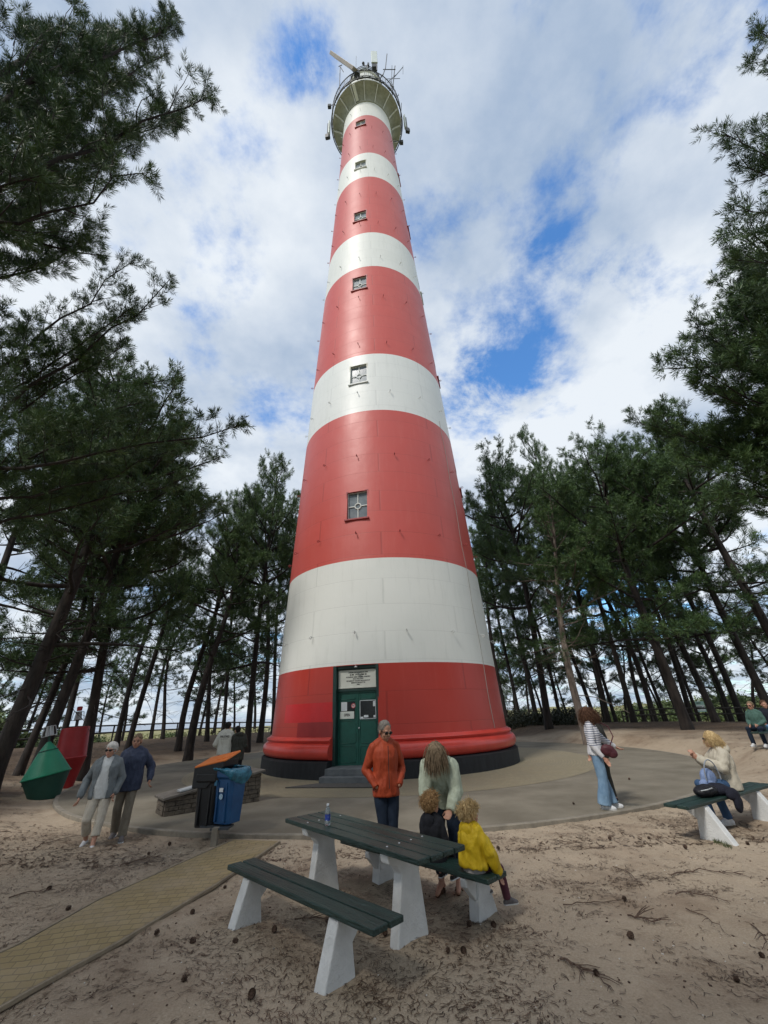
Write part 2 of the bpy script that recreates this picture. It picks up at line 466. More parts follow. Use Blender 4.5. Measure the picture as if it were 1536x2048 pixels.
tag(link('brick_path', strip('brick_path', PLd[k0:], PRd[k0:], zs[k0:], brick_mat('path_clinker', (.32, .245, .12), (.265, .20, .095), (.18, .14, .08), .2, .1, .007, var=(.34, .27, .19), rot=.785))), kind='structure')
mb = MB()
for P in (PLd[k0:], PRd[k0:]):
    for a, b in zip(P, P[1:]):
        a, b = Vector((*a, -.036)), Vector((*b, -.036)); d = b - a
        sgn = -1 if P[0][0] < -2.5 else 1
        nrm = Vector((-d.y, d.x, 0)).normalized() * sgn * -.03
        mb.box((a + b) / 2 + nrm * 0 + Vector((.03 * sgn, 0, 0)), (d.length * .995, .03, .03 + .003), rz=math.atan2(d.y, d.x))
tag(mb.build('path_kerb', mat('path_edging', (.22, .18, .13), (.32, .26, .18), 6, .9, .4, 40), bevel=.004), kind='structure')

# ------------------------------------------------------------------ lighthouse
def cyl_uv(me, rm=4.4):
    uv = me.uv_layers.new(name='UVMap')
    for p in me.polygons:
        us = []
        for vi in p.vertices:
            v = me.vertices[vi].co; us.append(math.atan2(v.x, -v.y))
        if max(us) - min(us) > PI: us = [u + 2 * PI if u < 0 else u for u in us]
        for li, vi, u in zip(p.loop_indices, p.vertices, us): uv.data[li].uv = (u * 8.0 / (2 * PI) * 1.0 + 8, me.vertices[vi].co.z - .48)
def tower_mat(name, c1, c2, stain, rough=.42, streak=.5, coat=0.0):
    M = bpy.data.materials.new(name); M.use_nodes = True; t = M.node_tree; p = t.nodes['Principled BSDF']
    tcn = t.nodes.new('ShaderNodeTexCoord')
    b = t.nodes.new('ShaderNodeTexBrick'); t.links.new(tcn.outputs['UV'], b.inputs['Vector'])
    b.inputs['Scale'].default_value = 1.0; b.inputs['Brick Width'].default_value = 1.0; b.inputs['Row Height'].default_value = 1.0
    b.inputs['Mortar Size'].default_value = .013; b.inputs['Mortar Smooth'].default_value = .6; b.inputs['Brick Width'].default_value = 1.6
    b.inputs['Color1'].default_value = (*c1, 1); b.inputs['Color2'].default_value = (*[a * .97 for a in c1], 1); b.inputs['Mortar'].default_value = (*[a * (.84 if c1[1] > .5 else .74) for a in c1], 1)
    mp = t.nodes.new('ShaderNodeMapping'); mp.inputs['Scale'].default_value = (5.5, .16, 1); t.links.new(tcn.outputs['UV'], mp.inputs[0])
    n = t.nodes.new('ShaderNodeTexNoise'); n.inputs['Scale'].default_value = 3; n.inputs['Detail'].default_value = 8; n.inputs['Roughness'].default_value = .7; t.links.new(mp.outputs[0], n.inputs['Vector'])
    r = t.nodes.new('ShaderNodeMapRange'); t.links.new(n.outputs['Fac'], r.inputs[0]); r.inputs[1].default_value = .52; r.inputs[2].default_value = .78; r.inputs[4].default_value = streak
    mi = t.nodes.new('ShaderNodeMix'); mi.data_type = 'RGBA'; t.links.new(r.outputs[0], mi.inputs['Factor']); t.links.new(b.outputs['Color'], mi.inputs['A']); mi.inputs['B'].default_value = (*stain, 1)
    n2 = t.nodes.new('ShaderNodeTexNoise'); n2.inputs['Scale'].default_value = .7; n2.inputs['Detail'].default_value = 7; t.links.new(tcn.outputs['Object'], n2.inputs['Vector'])
    r2 = t.nodes.new('ShaderNodeMapRange'); t.links.new(n2.outputs['Fac'], r2.inputs[0]); r2.inputs[1].default_value = .35; r2.inputs[2].default_value = .7; r2.inputs[4].default_value = .5
    m2 = t.nodes.new('ShaderNodeMix'); m2.data_type = 'RGBA'; t.links.new(r2.outputs[0], m2.inputs['Factor']); t.links.new(mi.outputs['Result'], m2.inputs['A']); m2.inputs['B'].default_value = (*c2, 1)
    t.links.new(m2.outputs['Result'], p.inputs['Base Color'])
    rr = t.nodes.new('ShaderNodeMapRange'); t.links.new(n2.outputs['Fac'], rr.inputs[0]); rr.inputs[3].default_value = rough - .08; rr.inputs[4].default_value = rough + .14; t.links.new(rr.outputs[0], p.inputs['Roughness'])
    bu = t.nodes.new('ShaderNodeBump'); bu.inputs['Strength'].default_value = .3; bu.inputs['Distance'].default_value = .01; bu.invert = True
    t.links.new(b.outputs['Fac'], bu.inputs['Height'])
    b2 = t.nodes.new('ShaderNodeBump'); b2.inputs['Strength'].default_value = .12; b2.inputs['Distance'].default_value = .15
    n4 = t.nodes.new('ShaderNodeTexNoise'); n4.inputs['Scale'].default_value = .9; n4.inputs['Detail'].default_value = 3; t.links.new(tcn.outputs['Object'], n4.inputs['Vector'])
    t.links.new(n4.outputs['Fac'], b2.inputs['Height']); t.links.new(bu.outputs[0], b2.inputs['Normal']); t.links.new(b2.outputs[0], p.inputs['Normal'])
    return M
M_tw = tower_mat('tower_white', (.76, .77, .73), (.71, .73, .69), (.48, .50, .46), streak=.45)
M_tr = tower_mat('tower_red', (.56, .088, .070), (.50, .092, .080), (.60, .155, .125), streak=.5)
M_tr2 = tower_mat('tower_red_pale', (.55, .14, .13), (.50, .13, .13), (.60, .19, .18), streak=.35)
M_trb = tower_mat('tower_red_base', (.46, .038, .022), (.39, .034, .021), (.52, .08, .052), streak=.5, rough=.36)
M_red_new = mat('fresh_red_paint', (.52, .003, .002), (.58, .004, .003), 3, .30)
M_red_mould = mat('moulding_red', (.60, .060, .042), (.50, .052, .038), 2.5, .28, .1)
M_plinth = mat('plinth_black', (.004, .005, .007), (.016, .018, .022), 3.5, .75, .3, 30, stretch=(2, 2, .5), detail=8, lo=.4, hi=.75)
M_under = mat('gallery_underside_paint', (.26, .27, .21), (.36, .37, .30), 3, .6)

LH = empty('lighthouse', TC, 0, 'tall red and white striped iron lighthouse with green door and antennas round its top gallery', 'lighthouse')
DOOR_TH, DOOR_HALF = -12.9, 9.35
DZ0, DZ1 = .34, 3.36
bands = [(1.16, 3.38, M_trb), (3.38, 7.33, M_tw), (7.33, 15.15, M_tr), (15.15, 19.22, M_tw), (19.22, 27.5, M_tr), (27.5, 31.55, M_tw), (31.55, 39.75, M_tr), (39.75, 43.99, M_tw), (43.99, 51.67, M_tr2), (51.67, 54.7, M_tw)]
WIN_H, WIN_W = 1.34, .90
wins = [(DOOR_TH, z) for z in (9.2, 17.15, 25.2, 33.3, 41.4, 49.5)] + [(77.1, z) for z in (12.1, 20.0, 28.0, 36.1, 44.2)]
def holes():
    H = [(DOOR_TH - DOOR_HALF, DOOR_TH + DOOR_HALF, -1, DZ1)]
    for th, z in wins:
        hw = math.degrees(WIN_W / 2 / trad(z + .6)); H.append((th - hw, th + hw, z, z + WIN_H))
    return H
HL = holes()
def build_wall():
    # grid in (theta, z) with lines exactly at openings
    ths = set(round(-180 + i * 2.5, 3) for i in range(145)); zs_ = set()
    for a, b, _ in bands:
        k = max(1, int((b - a) / 1.0)); zs_ |= {round(a + (b - a) * i / k, 4) for i in range(k + 1)}
    for t0, t1, z0, z1 in HL:
        ths |= {round(t0, 3), round(t1, 3)}; zs_ |= {round(max(z0, 1.16), 4), round(z1, 4)}
    T = sorted(ths); Zz = sorted(zs_)
    idx = {}; V = []
    for j, z in enumerate(Zz):
        for i, t in enumerate(T[:-1]): idx[(i, j)] = len(V); V.append(tw(t, z, trad(z)))
        idx[(len(T) - 1, j)] = idx[(0, j)]
    F = []; MI = []; mats = [M_trb, M_tw, M_tr, M_tr2]
    for j in range(len(Zz) - 1):
        zc = (Zz[j] + Zz[j + 1]) / 2
        bm_ = [m_ for a, b, m_ in bands if a <= zc < b][0]
        for i in range(len(T) - 1):
            tc_ = (T[i] + T[i + 1]) / 2
            if any(t0 < tc_ < t1 and z0 < zc < z1 for t0, t1, z0, z1 in HL): continue
            F.append((idx[(i, j)], idx[(i + 1, j)], idx[(i + 1, j + 1)], idx[(i, j + 1)])); MI.append(mats.index(bm_))
    me = mesh_from('wall', V, F, mats, MI, smooth=True); cyl_uv(me)
    return link('wall', me, LH)
build_wall()
def arc_shell(th0, th1, prof, n=160):
    # sweep a closed (r,z) profile from th0 to th1
    V = []; F = []; m_ = len(prof)
    for i in range(n + 1):
        t = th0 + (th1 - th0) * i / n
        for r, z in prof: V.append(tw(t, z, r))
    for i in range(n):
        for k in range(m_):
            j = (k + 1) % m_; F.append((i * m_ + k, (i + 1) * m_ + k, (i + 1) * m_ + j, i * m_ + j))
    F.append(tuple(range(m_))); F.append(tuple(n * m_ + k for k in range(m_ - 1, -1, -1)))
    return V, F
D0, D1 = DOOR_TH + DOOR_HALF, DOOR_TH - DOOR_HALF + 360
V, F = arc_shell(D0, D1, [(4.6, -.05), (5.22, -.05), (5.20, .46), (5.12, .50), (4.6, .50)]); MB_ = MB().add(V, F); MB_.build('plinth', M_plinth, LH, auto=R_(40))
tor = [(4.6, .503)] + [(5.02 + .16 * math.cos(a), .74 + .22 * math.sin(a)) for a in np.linspace(-1.45, 1.35, 10)] + [(5.0, 1.0), (5.04, 1.03), (5.06, 1.07), (5.03, 1.11), (4.95, 1.13), (4.93, 1.165), (4.6, 1.17)]
V, F = arc_shell(D0, D1, tor); MB().add(V, F).build('base_moulding', M_red_mould, LH, auto=R_(50))
# repainted patches and rivet heads
def patch(t0, t1, z0, z1, M, off=.004):
    V = []; F = []; n = 12
    for i in range(n + 1):
        t = t0 + (t1 - t0) * i / n
        V += [tw(t, z0, trad(z0) + off), tw(t, z1, trad(z1) + off)]
    F = [(2 * i, 2 * i + 2, 2 * i + 3, 2 * i + 1) for i in range(n)]
    MB().add(V, F).build('repainted_panel', M, LH, smooth=True)['label'] = 'brighter freshly painted red panel'
patch(-52, -22.4, 1.62, 2.22, M_red_new); patch(-41, -22.4, 1.17, 1.616, mat('fresh_red_paint_dark', (.27, .010, .008), (.31, .014, .010), 3, .36))
# portal: recessed jambs, lintel, sign, door leaves
doorR = 4.52
dn = tw(DOOR_TH, 0, 1).normalized(); dr = Vector((-dn.y, dn.x, 0))         # outward normal, right
def DP(u, z, d=0.0): return dn * (doorR + d) + dr * u + Vector((0, 0, z))   # door plane coordinates
def dbox(mb, u0, u1, z0, z1, d0, d1):
    P = [DP(u, z, d) for z in (z0, z1) for d in (d0, d1) for u in (u0, u1)]
    mb.add(P, [(0, 1, 3, 2), (4, 6, 7, 5), (0, 4, 5, 1), (2, 3, 7, 6), (0, 2, 6, 4), (1, 5, 7, 3)]); return mb
hw = 4.85 * math.sin(R_(DOOR_HALF)) + .01
por = empty('portal', (0, 0, 0)); por.parent = LH
mb = MB()
dbox(mb, -hw - .02, -hw + .10, .02, DZ1 + .0, -.3, .27); dbox(mb, hw - .07, hw + .02, .02, DZ1, -.3, .24); dbox(mb, -hw + .10, hw - .07, DZ1 - .10, DZ1, -.3, .16)
dbox(mb, -hw + .10, hw - .07, 2.53, 2.60, -.1, .10)
mb.build('door_frame', M_frame_g, por, bevel=.006)
mb = MB(); dbox(mb, -hw - .3, hw + .3, 0, DZ1 + .1, -.36, -.30); mb.build('backing', M_dark, por)
mb = MB(); dbox(mb, -hw + .10, hw - .07, 2.603, DZ1 - .1, -.02, .05)
su0, su1, sz0, sz1 = -hw + .13, hw - .10, 2.63, 3.22
sg = mb.build('lintel_board', M_frame_g, por)
mb = MB(); dbox(mb, su0, su1, sz0, sz1, .052, .075)
for a in ((su0, su1, sz0, sz0 + .035), (su0, su1, sz1 - .035, sz1), (su0, su0 + .035, sz0 + .035, sz1 - .035), (su1 - .035, su1, sz0 + .035, sz1 - .035)): dbox(mb, *a, .077, .095)
sign = mb.build('inscription_board', mat('cream_board', (.60, .61, .54), (.66, .67, .60), 3, .5), por, bevel=.003)
lines = [('ONDER DE REGEERING VAN', .050, 3.135), ('Z.M. WILLEM III', .082, 3.06), ('KONING DER NEDERLANDEN', .058, 2.985), ('ENZ: ENZ: ENZ:', .048, 2.925), ('OPGERIGT VOOR DRAAILICHT', .056, 2.862), ('EERSTE GROOTTE', .056, 2.800), ('1880.', .05, 2.74)]
mb = MB()
for s_, sz, z in lines:
    V, F = text_mesh(s_, sz, bold=.0022)
    mb.add([DP(v.x * 1.12 + (su0 + su1) / 2 + .03, z + v.y, .0775) for v in V], F)
mb.build('inscription', M_ink, sign)
mb = MB(); 
mb.tube([DP(-.05, 3.3, .08), DP(-.05, 3.33, .2), DP(.02, 3.33, .28)], .012, 6); mb.ell(DP(.03, 3.30, .28), (.05, .05, .03)); mb.box(DP(.0, 3.31, .14), (.16, .03, .05))
mb.build('door_lamp', M_metal_l, por)
# two leaves
def leaf(u0, u1, left):
    z0, z1 = DZ0, 2.53
    mb = MB(); dbox(mb, u0, u1, z0, z1, -.02, .03)
    e = mb.build('door_leaf', M_door, por)
    e['label'] = ('left' if left else 'right') + ' green door leaf with glazed upper panel'
    w_ = u1 - u0; a, b = u0 + .07, u1 - .07
    mb = MB()
    def panel(x0, x1, za, zb):
        nonlocal mb
        c = .05
        pts = [(x0 + c, za), (x1 - c, za), (x1 - c, za + .0), (x1, za + c), (x1, zb - c), (x1 - c, zb), (x0 + c, zb), (x0, zb - c), (x0, za + c)]
        P = [DP(u, z, .034) for u, z in pts]; mb.tube(P + [P[0]], .011, 6, cap=False)
    for q in ((a, b, .42, .88), (a, b, .96, 1.62), (a, b, 2.28, 2.47)): mb = MB(); panel(*q); mb.build('moulding', M_door, e, smooth=True)
    mb = MB(); dbox(mb, a + .0, b, 1.68, 2.22, .031, .034); mb.build('pane', M_dark, e)
    mb = MB()
    for q in ((a, b, 1.66, 1.685), (a, b, 2.215, 2.24), (a - .005, a + .02, 1.685, 2.215), (b - .02, b + .005, 1.685, 2.215)): dbox(mb, *q, .030, .048)
    mb.build('pane_frame', M_metal_l if not left else M_door, e)
    return e, a, b
c0, c1 = -hw + .105, hw - .075; cm = (c0 + c1) / 2
eL, a, b = leaf(c0, cm - .003, True)
mb = MB(); dbox(mb, a + .04, a + .25, 1.93, 2.205, .035, .039); mb.build('notice', M_paper, eL)
mb = MB()
for k in range(7): dbox(mb, a + .06, a + .20 + .02 * (k % 2), 1.97 + k * .03, 1.974 + k * .03, .0395, .0400)
mb.build('notice_lines', mat('grey_ink', (.28, .30, .33), None), eL)
mb = MB(); dbox(mb, a + .005, b - .06, 1.69, 1.91, .036, .050); op = mb.build('open_sign', mat('sign_cream', (.66, .68, .62), None, rough=.5), eL)
V, F = text_mesh('OPEN', .115, bold=.004); mb = MB(); mb.add([DP(v.x * .72 + (a + b - .055) / 2, 1.80 + v.y, .0515) for v in V], F); mb.build('lettering', M_ink, op)
M_signred = mat('sign_red', (.55, .12, .13), None)
mb = MB(); C0 = DP(b - .085, 2.08, .040)
def ringp(r, k, n=20): t = 2 * PI * k / n; return C0 + dr * r * math.cos(t) + Vector((0, 0, r * math.sin(t)))
V = [C0] + [ringp(.075, k) for k in range(20)]; mb.add(V, [(0, 1 + k, 1 + (k + 1) % 20) for k in range(20)])
ns = mb.build('prohibition_sign', mat('sign_pinkwhite', (.70, .62, .62), None), eL)
mb = MB(); P = [ringp(.068, k) + dn * .003 for k in range(20)]; mb.tube(P + [P[0]], .011, 6, cap=False); mb.tube([ringp(.06, 7) + dn * .004, ringp(.06, 17) + dn * .004], .008, 6); mb.build('red_ring', M_signred, ns)
mb = MB(); mb.box(C0 + dn * .003, (.075, .004, .018), T=Matrix((dr, dn, Vector((0, 0, 1)))).transposed()); mb.build('symbol', M_ink, ns)
eR, a, b = leaf(cm + .003, c1, False)
for q in ((b - .10, b - .015, 2.04, 2.20), (a + .01, a + .12, 1.688, 1.735), (a + .14, a + .29, 1.71, 1.78), (b - .09, b - .01, 1.70, 1.77)): mb = MB(); dbox(mb, *q, .036, .040); mb.build('sticker', M_paper, eR)
mb = MB(); mb.ell(DP(cm + .05, 1.40, .07), (.028, .028, .028)); mb.tube([DP(cm + .05, 1.40, .03), DP(cm + .05, 1.40, .07)], .012, 8); mb.build('door_knob', M_metal_l, eR, smooth=True)
mb = MB(); dbox(mb, cm - .012, cm + .016, DZ0, 2.53, .034, .05); mb.build('meeting_stile', M_door, por)
# steps and mat
mb = MB(); dbox(mb, -hw + .02, hw - .0, .17, DZ0 - .002, -.3, .95); dbox(mb, -hw - .02, hw + .32, .0, .168, .3, 1.30)
mb.build('doorstep', M_step, LH, bevel=.008)
mb = MB(); P = [gnd(593, 1583) - TC, gnd(722, 1583) - TC, gnd(724, 1566) - TC, gnd(637, 1566) - TC]
P = [DP(-1.55, 0, 2.0), DP(1.05, 0, 2.0), DP(.85, 0, 1.31), DP(-.85, 0, 1.31)]
for p_ in P: p_ += TC
V = [Vector((p.x, p.y, .009)) for p in P] + [Vector((p.x, p.y, .03)) for p in P]
mb.add(V, [(3, 2, 1, 0), (4, 5, 6, 7), (0, 1, 5, 4), (1, 2, 6, 5), (2, 3, 7, 6), (3, 0, 4, 7)])
tag(mb.build('door_mat', mat('rubber_mat', (.06, .055, .05), (.09, .085, .075), 8, .9, .4, 60)), 'flat dark grey ramp mat lying before the lighthouse steps', 'door mat')

# windows
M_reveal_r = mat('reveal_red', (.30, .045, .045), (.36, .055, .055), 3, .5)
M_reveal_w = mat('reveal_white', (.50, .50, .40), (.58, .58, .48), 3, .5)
for wi, (th, z0) in enumerate(wins):
    zc = z0 + WIN_H / 2; r = trad(zc)
    n_ = tw(th, 0, 1); rt = Vector((-n_.y, n_.x, 0)); up = Vector((0, 0, 1))
    red = any(a <= zc < b and m_ is not M_tw for a, b, m_ in bands)
    base = n_ * r; hwid = WIN_W / 2
    def WP(u, v, d): return base + rt * u + up * (z0 + v) + n_ * d
    def wbox(mb, u0, u1, v0, v1, d0, d1):
        P = [WP(u, v, d) for v in (v0, v1) for d in (d0, d1) for u in (u0, u1)]
        mb.add(P, [(0, 1, 3, 2), (4, 6, 7, 5), (0, 4, 5, 1), (2, 3, 7, 6), (0, 2, 6, 4), (1, 5, 7, 3)])
    wn = empty('window', (0, 0, 0)); wn.parent = LH
    mb = MB(); e = .05
    wbox(mb, -hwid - e, -hwid + .005, -e, WIN_H + e, -.5, -.045 + 0); wbox(mb, hwid - .005, hwid + e, -e, WIN_H + e, -.5, -.045)
    wbox(mb, -hwid + .005, hwid - .005, WIN_H - .005, WIN_H + e, -.5, -.05); wbox(mb, -hwid + .005, hwid - .005, -e, .005, -.5, -.04)
    mb.build('reveal', M_reveal_r if red else M_reveal_w, wn)
    mb = MB(); wbox(mb, -hwid - .09, hwid + .09, -.075, -.004, -.10, .10); mb.build('sill', M_reveal_r if red else M_tw, wn, bevel=.008)
    mb = MB(); wbox(mb, -hwid, hwid, 0, WIN_H, -.20, -.19); mb.build('pane', M_glass, wn)
    mb = MB(); d0, d1 = -.188, -.15; f = .03
    wbox(mb, -hwid + .006, -hwid + f, .006, WIN_H - .006, d0, d1 + .02); wbox(mb, hwid - f, hwid - .006, .006, WIN_H - .006, d0, d1 + .02)
    wbox(mb, -hwid + f, hwid - f, .006, f + .02, d0, d1 + .02); wbox(mb, -hwid + f, hwid - f, WIN_H - f, WIN_H - .006, d0, d1 + .02)
    cz = WIN_H * .5; rr = .13
    wbox(mb, -.018, .018, f, cz - rr, d0, d1); wbox(mb, -.018, .018, cz + rr, WIN_H - f, d0, d1)
    wbox(mb, -hwid + f, -rr, cz - .018, cz + .018, d0, d1); wbox(mb, rr, hwid - f, cz - .018, cz + .018, d0, d1)
    P = [WP(rr * math.cos(t), cz + rr * math.sin(t), (d0 + d1) / 2) for t in np.linspace(0, 2 * PI, 21)]
    mb.tube(P, .03, 6, cap=False)
    mb.build('glazing_bars', M_white, wn)

# ring hooks, sixteen round the tower on every fourth plate course (only those towards the photograph)
hook_rows = [4.5, 8.5, 12.43, 16.4, 20.1, 24.3, 28.5, 32.8, 37.0, 40.9, 45.0, 48.9, 53.0]
M_hook_r = mat('hook_red', (.28, .03, .03), None, rough=.5); M_hook_w = mat('hook_white', (.55, .56, .54), None, rough=.5)
hk = {}
def hook_mesh(M, key):
    mb = MB(); mb.tube([(0, -.01, 0), (0, .09, 0)], .012, 6); P = [(0, .13 + .05 * math.cos(t), -.03 + .05 * math.sin(t)) for t in np.linspace(0, 2 * PI, 11)]
    mb.tube([Vector(p).yzx.zxy if False else Vector(p) for p in P], .013, 5, cap=False); 
    return mesh_from('hook', mb.V, mb.F, M, smooth=True)
hk['r'] = hook_mesh(M_hook_r, 'r'); hk['w'] = hook_mesh(M_hook_w, 'w')
cnt = 0
for z in hook_rows:
    for k in range(-3, 5):
        th = -12.9 + 22.5 * k
        if th > 84 or th < -84 or cnt >= 100: continue
        red = any(a <= z < b and m_ is not M_tw for a, b, m_ in bands)
        o = link('hook', hk['r' if red else 'w'], LH, tw(th, z, trad(z)))
        n_ = tw(th, 0, 1); o.rotation_euler = (0, 0, math.atan2(n_.y, n_.x) - PI / 2); cnt += 1
# cable down the right side
mb = MB(); mb.tube([tw(52 + .5 * math.sin(z * 2), z, trad(z) + .012) for z in np.arange(1.2, 16, .6)], .010, 5)
mb.build('cable', mat('cable_grey', (.30, .28, .26), None), LH)

# gallery at the top
GR = 3.48; GZ = 56.1
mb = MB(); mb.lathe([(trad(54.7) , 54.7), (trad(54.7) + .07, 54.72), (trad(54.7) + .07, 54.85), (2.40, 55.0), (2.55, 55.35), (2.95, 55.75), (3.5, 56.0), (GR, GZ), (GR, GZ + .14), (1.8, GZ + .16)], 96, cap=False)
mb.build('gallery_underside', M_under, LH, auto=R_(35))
for k in range(16):
    th = 22.5 * k - 12.9 + 11; n_ = tw(th, 0, 1); t_ = Vector((-n_.y, n_.x, 0)) * .035
    pr = [(2.36, 54.86), (2.46, 54.9), (2.75, 55.28), (3.2, 55.6), (GR - .05, 55.86), (GR - .05, 56.08), (2.42, 55.2)]
    V = [n_ * r + Vector((0, 0, z)) + t_ for r, z in pr] + [n_ * r + Vector((0, 0, z)) - t_ for r, z in pr]; n = len(pr)
    MB().add(V, [tuple(range(n)), tuple(range(2 * n - 1, n - 1, -1))] + [(i, i + n, (i + 1) % n + n, (i + 1) % n) for i in range(n)]).build('gallery_bracket', M_tw, LH)
# strip under the gallery (lighter hatch board)
mb = MB(); n_ = tw(-19, 0, 1); t_ = Vector((-n_.y, n_.x, 0)) * .14
V = [n_ * r + Vector((0, 0, z)) + s_ * t_ for r, z in ((2.5, 55.1), (3.5, 55.80)) for s_ in (-1, 1)] + [n_ * r + Vector((0, 0, z - .06)) + s_ * t_ for r, z in ((2.5, 55.1), (3.5, 55.80)) for s_ in (-1, 1)]
mb.add(V, [(0, 1, 3, 2), (4, 6, 7, 5), (0, 4, 5, 1), (2, 3, 7, 6), (0, 2, 6, 4), (1, 5, 7, 3)]); mb.build('cable_duct', M_white, LH)
def ringtube(mb, r, z, rad, n=72, c=(0, 0)):
    P = [Vector((c[0] + r * math.cos(t), c[1] + r * math.sin(t), z)) for t in np.linspace(0, 2 * PI, n + 1)]
    mb.tube(P, rad, 6, cap=False)
mb = MB(); RR = GR + .12
for z, r, q in ((GZ - .02, RR + .05, .05), (GZ + .32, RR, .03), (GZ + .62, RR, .03), (GZ + 1.9, RR, .045)): ringtube(mb, r, z, q)
mb.build('rail', M_metal_d, LH, smooth=True)
mb = MB()
for k in range(32):
    a = 2 * PI * k / 32; x, y = RR * math.cos(a), RR * math.sin(a); mb.tube([(x, y, GZ - .1), (x, y, GZ + 1.92)], .035, 6)
    a2 = a + 2 * PI / 32; mb.tube([(x, y, GZ + .32), (RR * math.cos(a2), RR * math.sin(a2), GZ + .62)], .018, 5)
mb.build('rail_posts', M_metal_d, LH)
mb = MB()
for k in range(128):
    a = 2 * PI * k / 128; x, y = RR * math.cos(a), RR * math.sin(a); mb.tube([(x, y, GZ + .62), (x, y, GZ + 1.87)], .018, 4, cap=False)
mb.build('balusters', M_metal_d, LH)
mb = MB()
for k in range(32):
    a = 2 * PI * (k + .5) / 32; x, y = (RR - .03) * math.cos(a), (RR - .03) * math.sin(a)
    if k % 2: mb.box((x, y, GZ + .16), (.05, .42, .2), rz=a)
mb.build('deck_plates', M_white, LH)
# service room, upper gallery and lantern
mb = MB(); mb.lathe([(2.0, GZ + .1), (2.0, 62.6), (1.75, 63.9), (1.9, 64.0), (1.9, 64.12), (1.4, 64.14), (1.4, 64.4)], 48); mb.build('lantern_base', M_white, LH, auto=R_(35))
mb = MB()
for z in (64.5, 64.9, 65.3): ringtube(mb, 1.85, z, .035)
for k in range(16): a = 2 * PI * k / 16; mb.tube([(1.85 * math.cos(a), 1.85 * math.sin(a), 64.1), (1.85 * math.cos(a), 1.85 * math.sin(a), 65.3)], .03, 5)
mb.build('upper_rail', M_metal_d, LH, smooth=True)
mb = MB(); mb.lathe([(1.3, 64.4), (1.3, 65.9)], 32); mb.build('lantern_glass', M_glass, LH, auto=R_(35))
mb = MB()
for k in range(12):
    a = 2 * PI * k / 12; mb.tube([(1.32 * math.cos(a), 1.32 * math.sin(a), 64.4), (1.32 * math.cos(a), 1.32 * math.sin(a), 65.9)], .03, 5)
for z in (64.9, 65.4): ringtube(mb, 1.32, z, .025)
mb.build('astragals', M_metal_d, LH)
mb = MB(); mb.lathe([(1.5, 65.88), (1.5, 66.0), (1.3, 66.3), (.9, 66.6), (.4, 66.8), (.2, 66.85), (.2, 67.1), (.01, 67.2)], 32); mb.build('lantern_roof', mat('roof_copper', (.30, .38, .36), (.36, .45, .42), 3, .5), LH, auto=R_(30))
# antennas and radar, each positioned on the gallery
def LP(px, py, Y): return at(px, py, Y) - TC
M_panel = mat('antenna_panel', (.56, .62, .60), (.62, .68, .66), 3, .45)
M_radar = mat('radar_bar', (.34, .30, .27), (.42, .38, .34), 2, .5)
YF = 16.0
A = LP(666, 109, YF); B = LP(712, 141, YF)
d = (B - A).normalized(); upv = Vector((.0, .35, 1)).normalized(); side = d.cross(upv).normalized(); upv = side.cross(d)
T = Matrix((d, side, upv)).transposed()
rad_e = empty('radar_scanner', (0, 0, 0)); rad_e.parent = LH
mb = MB(); mb.box((A + B) / 2, ((B - A).length, .30, .80), T=T); mb.build('scanner_bar', M_radar, rad_e, bevel=.02)
mb = MB(); mb.tube([B - d * 1.1 - upv * .3, Vector(((B.x) * .9, B.y + .3, 57.6))], .12, 8); mb.lathe([(.3, 0), (.3, .5), (.15, .7)], 16, c=Vector(((B.x) * .9, B.y + .3, 57.2))); mb.build('pedestal', M_metal_d, rad_e)
def panel(px, py0, py1, Y, wdt, yaw, name='panel_antenna'):
    a = LP(px, py0, Y); b = LP(px, py1, Y); h_ = abs(a.z - b.z); c = (a + b) / 2
    e = empty(name, (0, 0, 0)); e.parent = LH
    Rm = Matrix.Rotation(yaw, 3, 'Z')
    mb = MB(); mb.box((b.x, b.y, b.z + h_ / 2), (wdt, .16, h_), T=Rm); mb.build('radome', M_panel, e, bevel=.04)
    back = Vector((0, .18, 0)); back.rotate(Rm.to_4x4().to_euler())
    q = Vector((b.x, b.y, 0)) + back
    mb = MB(); mb.tube([(q.x, q.y, b.z - .9), (q.x, q.y, b.z + h_ * .9)], .05, 8); mb.box((q.x, q.y, b.z - .45), (wdt * .85, .35, .7), T=Rm); mb.box((q.x + .1, q.y + .15, b.z - .15), (.25, .3, .5), T=Rm)
    mb.build('mount', M_metal_d, e)
panel(749, 104, 126, 16.1, .62, 0.05)
panel(658, 244, 268, 19.6, .30, 1.35)
panel(811, 232, 256, 19.6, .30, -1.35)
def whip(pts, r=.03, name='whip_antenna', extra=None):
    mb = MB(); mb.tube([LP(*p) for p in pts], r, 6)
    if extra:
        for q, rq in extra: mb.tube([LP(*p) for p in q], rq, 5)
    mb.build(name, M_metal_d, LH)
whip([(679, 176, 17), (680.5, 132, 17)], .04, extra=[([(680, 132, 17), (687, 144, 17.0)], .035), ([(677.5, 133, 17), (684, 130, 17)], .04)])
whip([(766, 150, 16.6), (771, 136, 16.6), (774, 108, 16.6)], .045, extra=[([(766, 139, 16.6), (791, 139, 16.6)], .035), ([(765, 150, 16.6), (760, 158, 16.6)], .05)])
whip([(784.5, 190, 17.6), (787, 160, 17.6), (790, 132, 17.6)], .05, extra=[([(784, 131, 17.6), (783, 165, 17.6)], .03), ([(788, 155, 17.6), (806, 134, 17.6)], .035), ([(772, 158, 17.6), (800, 157, 17.6)], .025), ([(780, 170, 17.6), (791, 182, 17.6), (791, 195, 17.6)], .04), ([(779, 160, 17.6), (788, 174, 17.6), (778, 182, 17.6)], .03), ([(806, 131, 17.6), (806, 148, 17.6)], .02), ([(774, 166, 17.6), (791, 150, 17.6)], .025)])
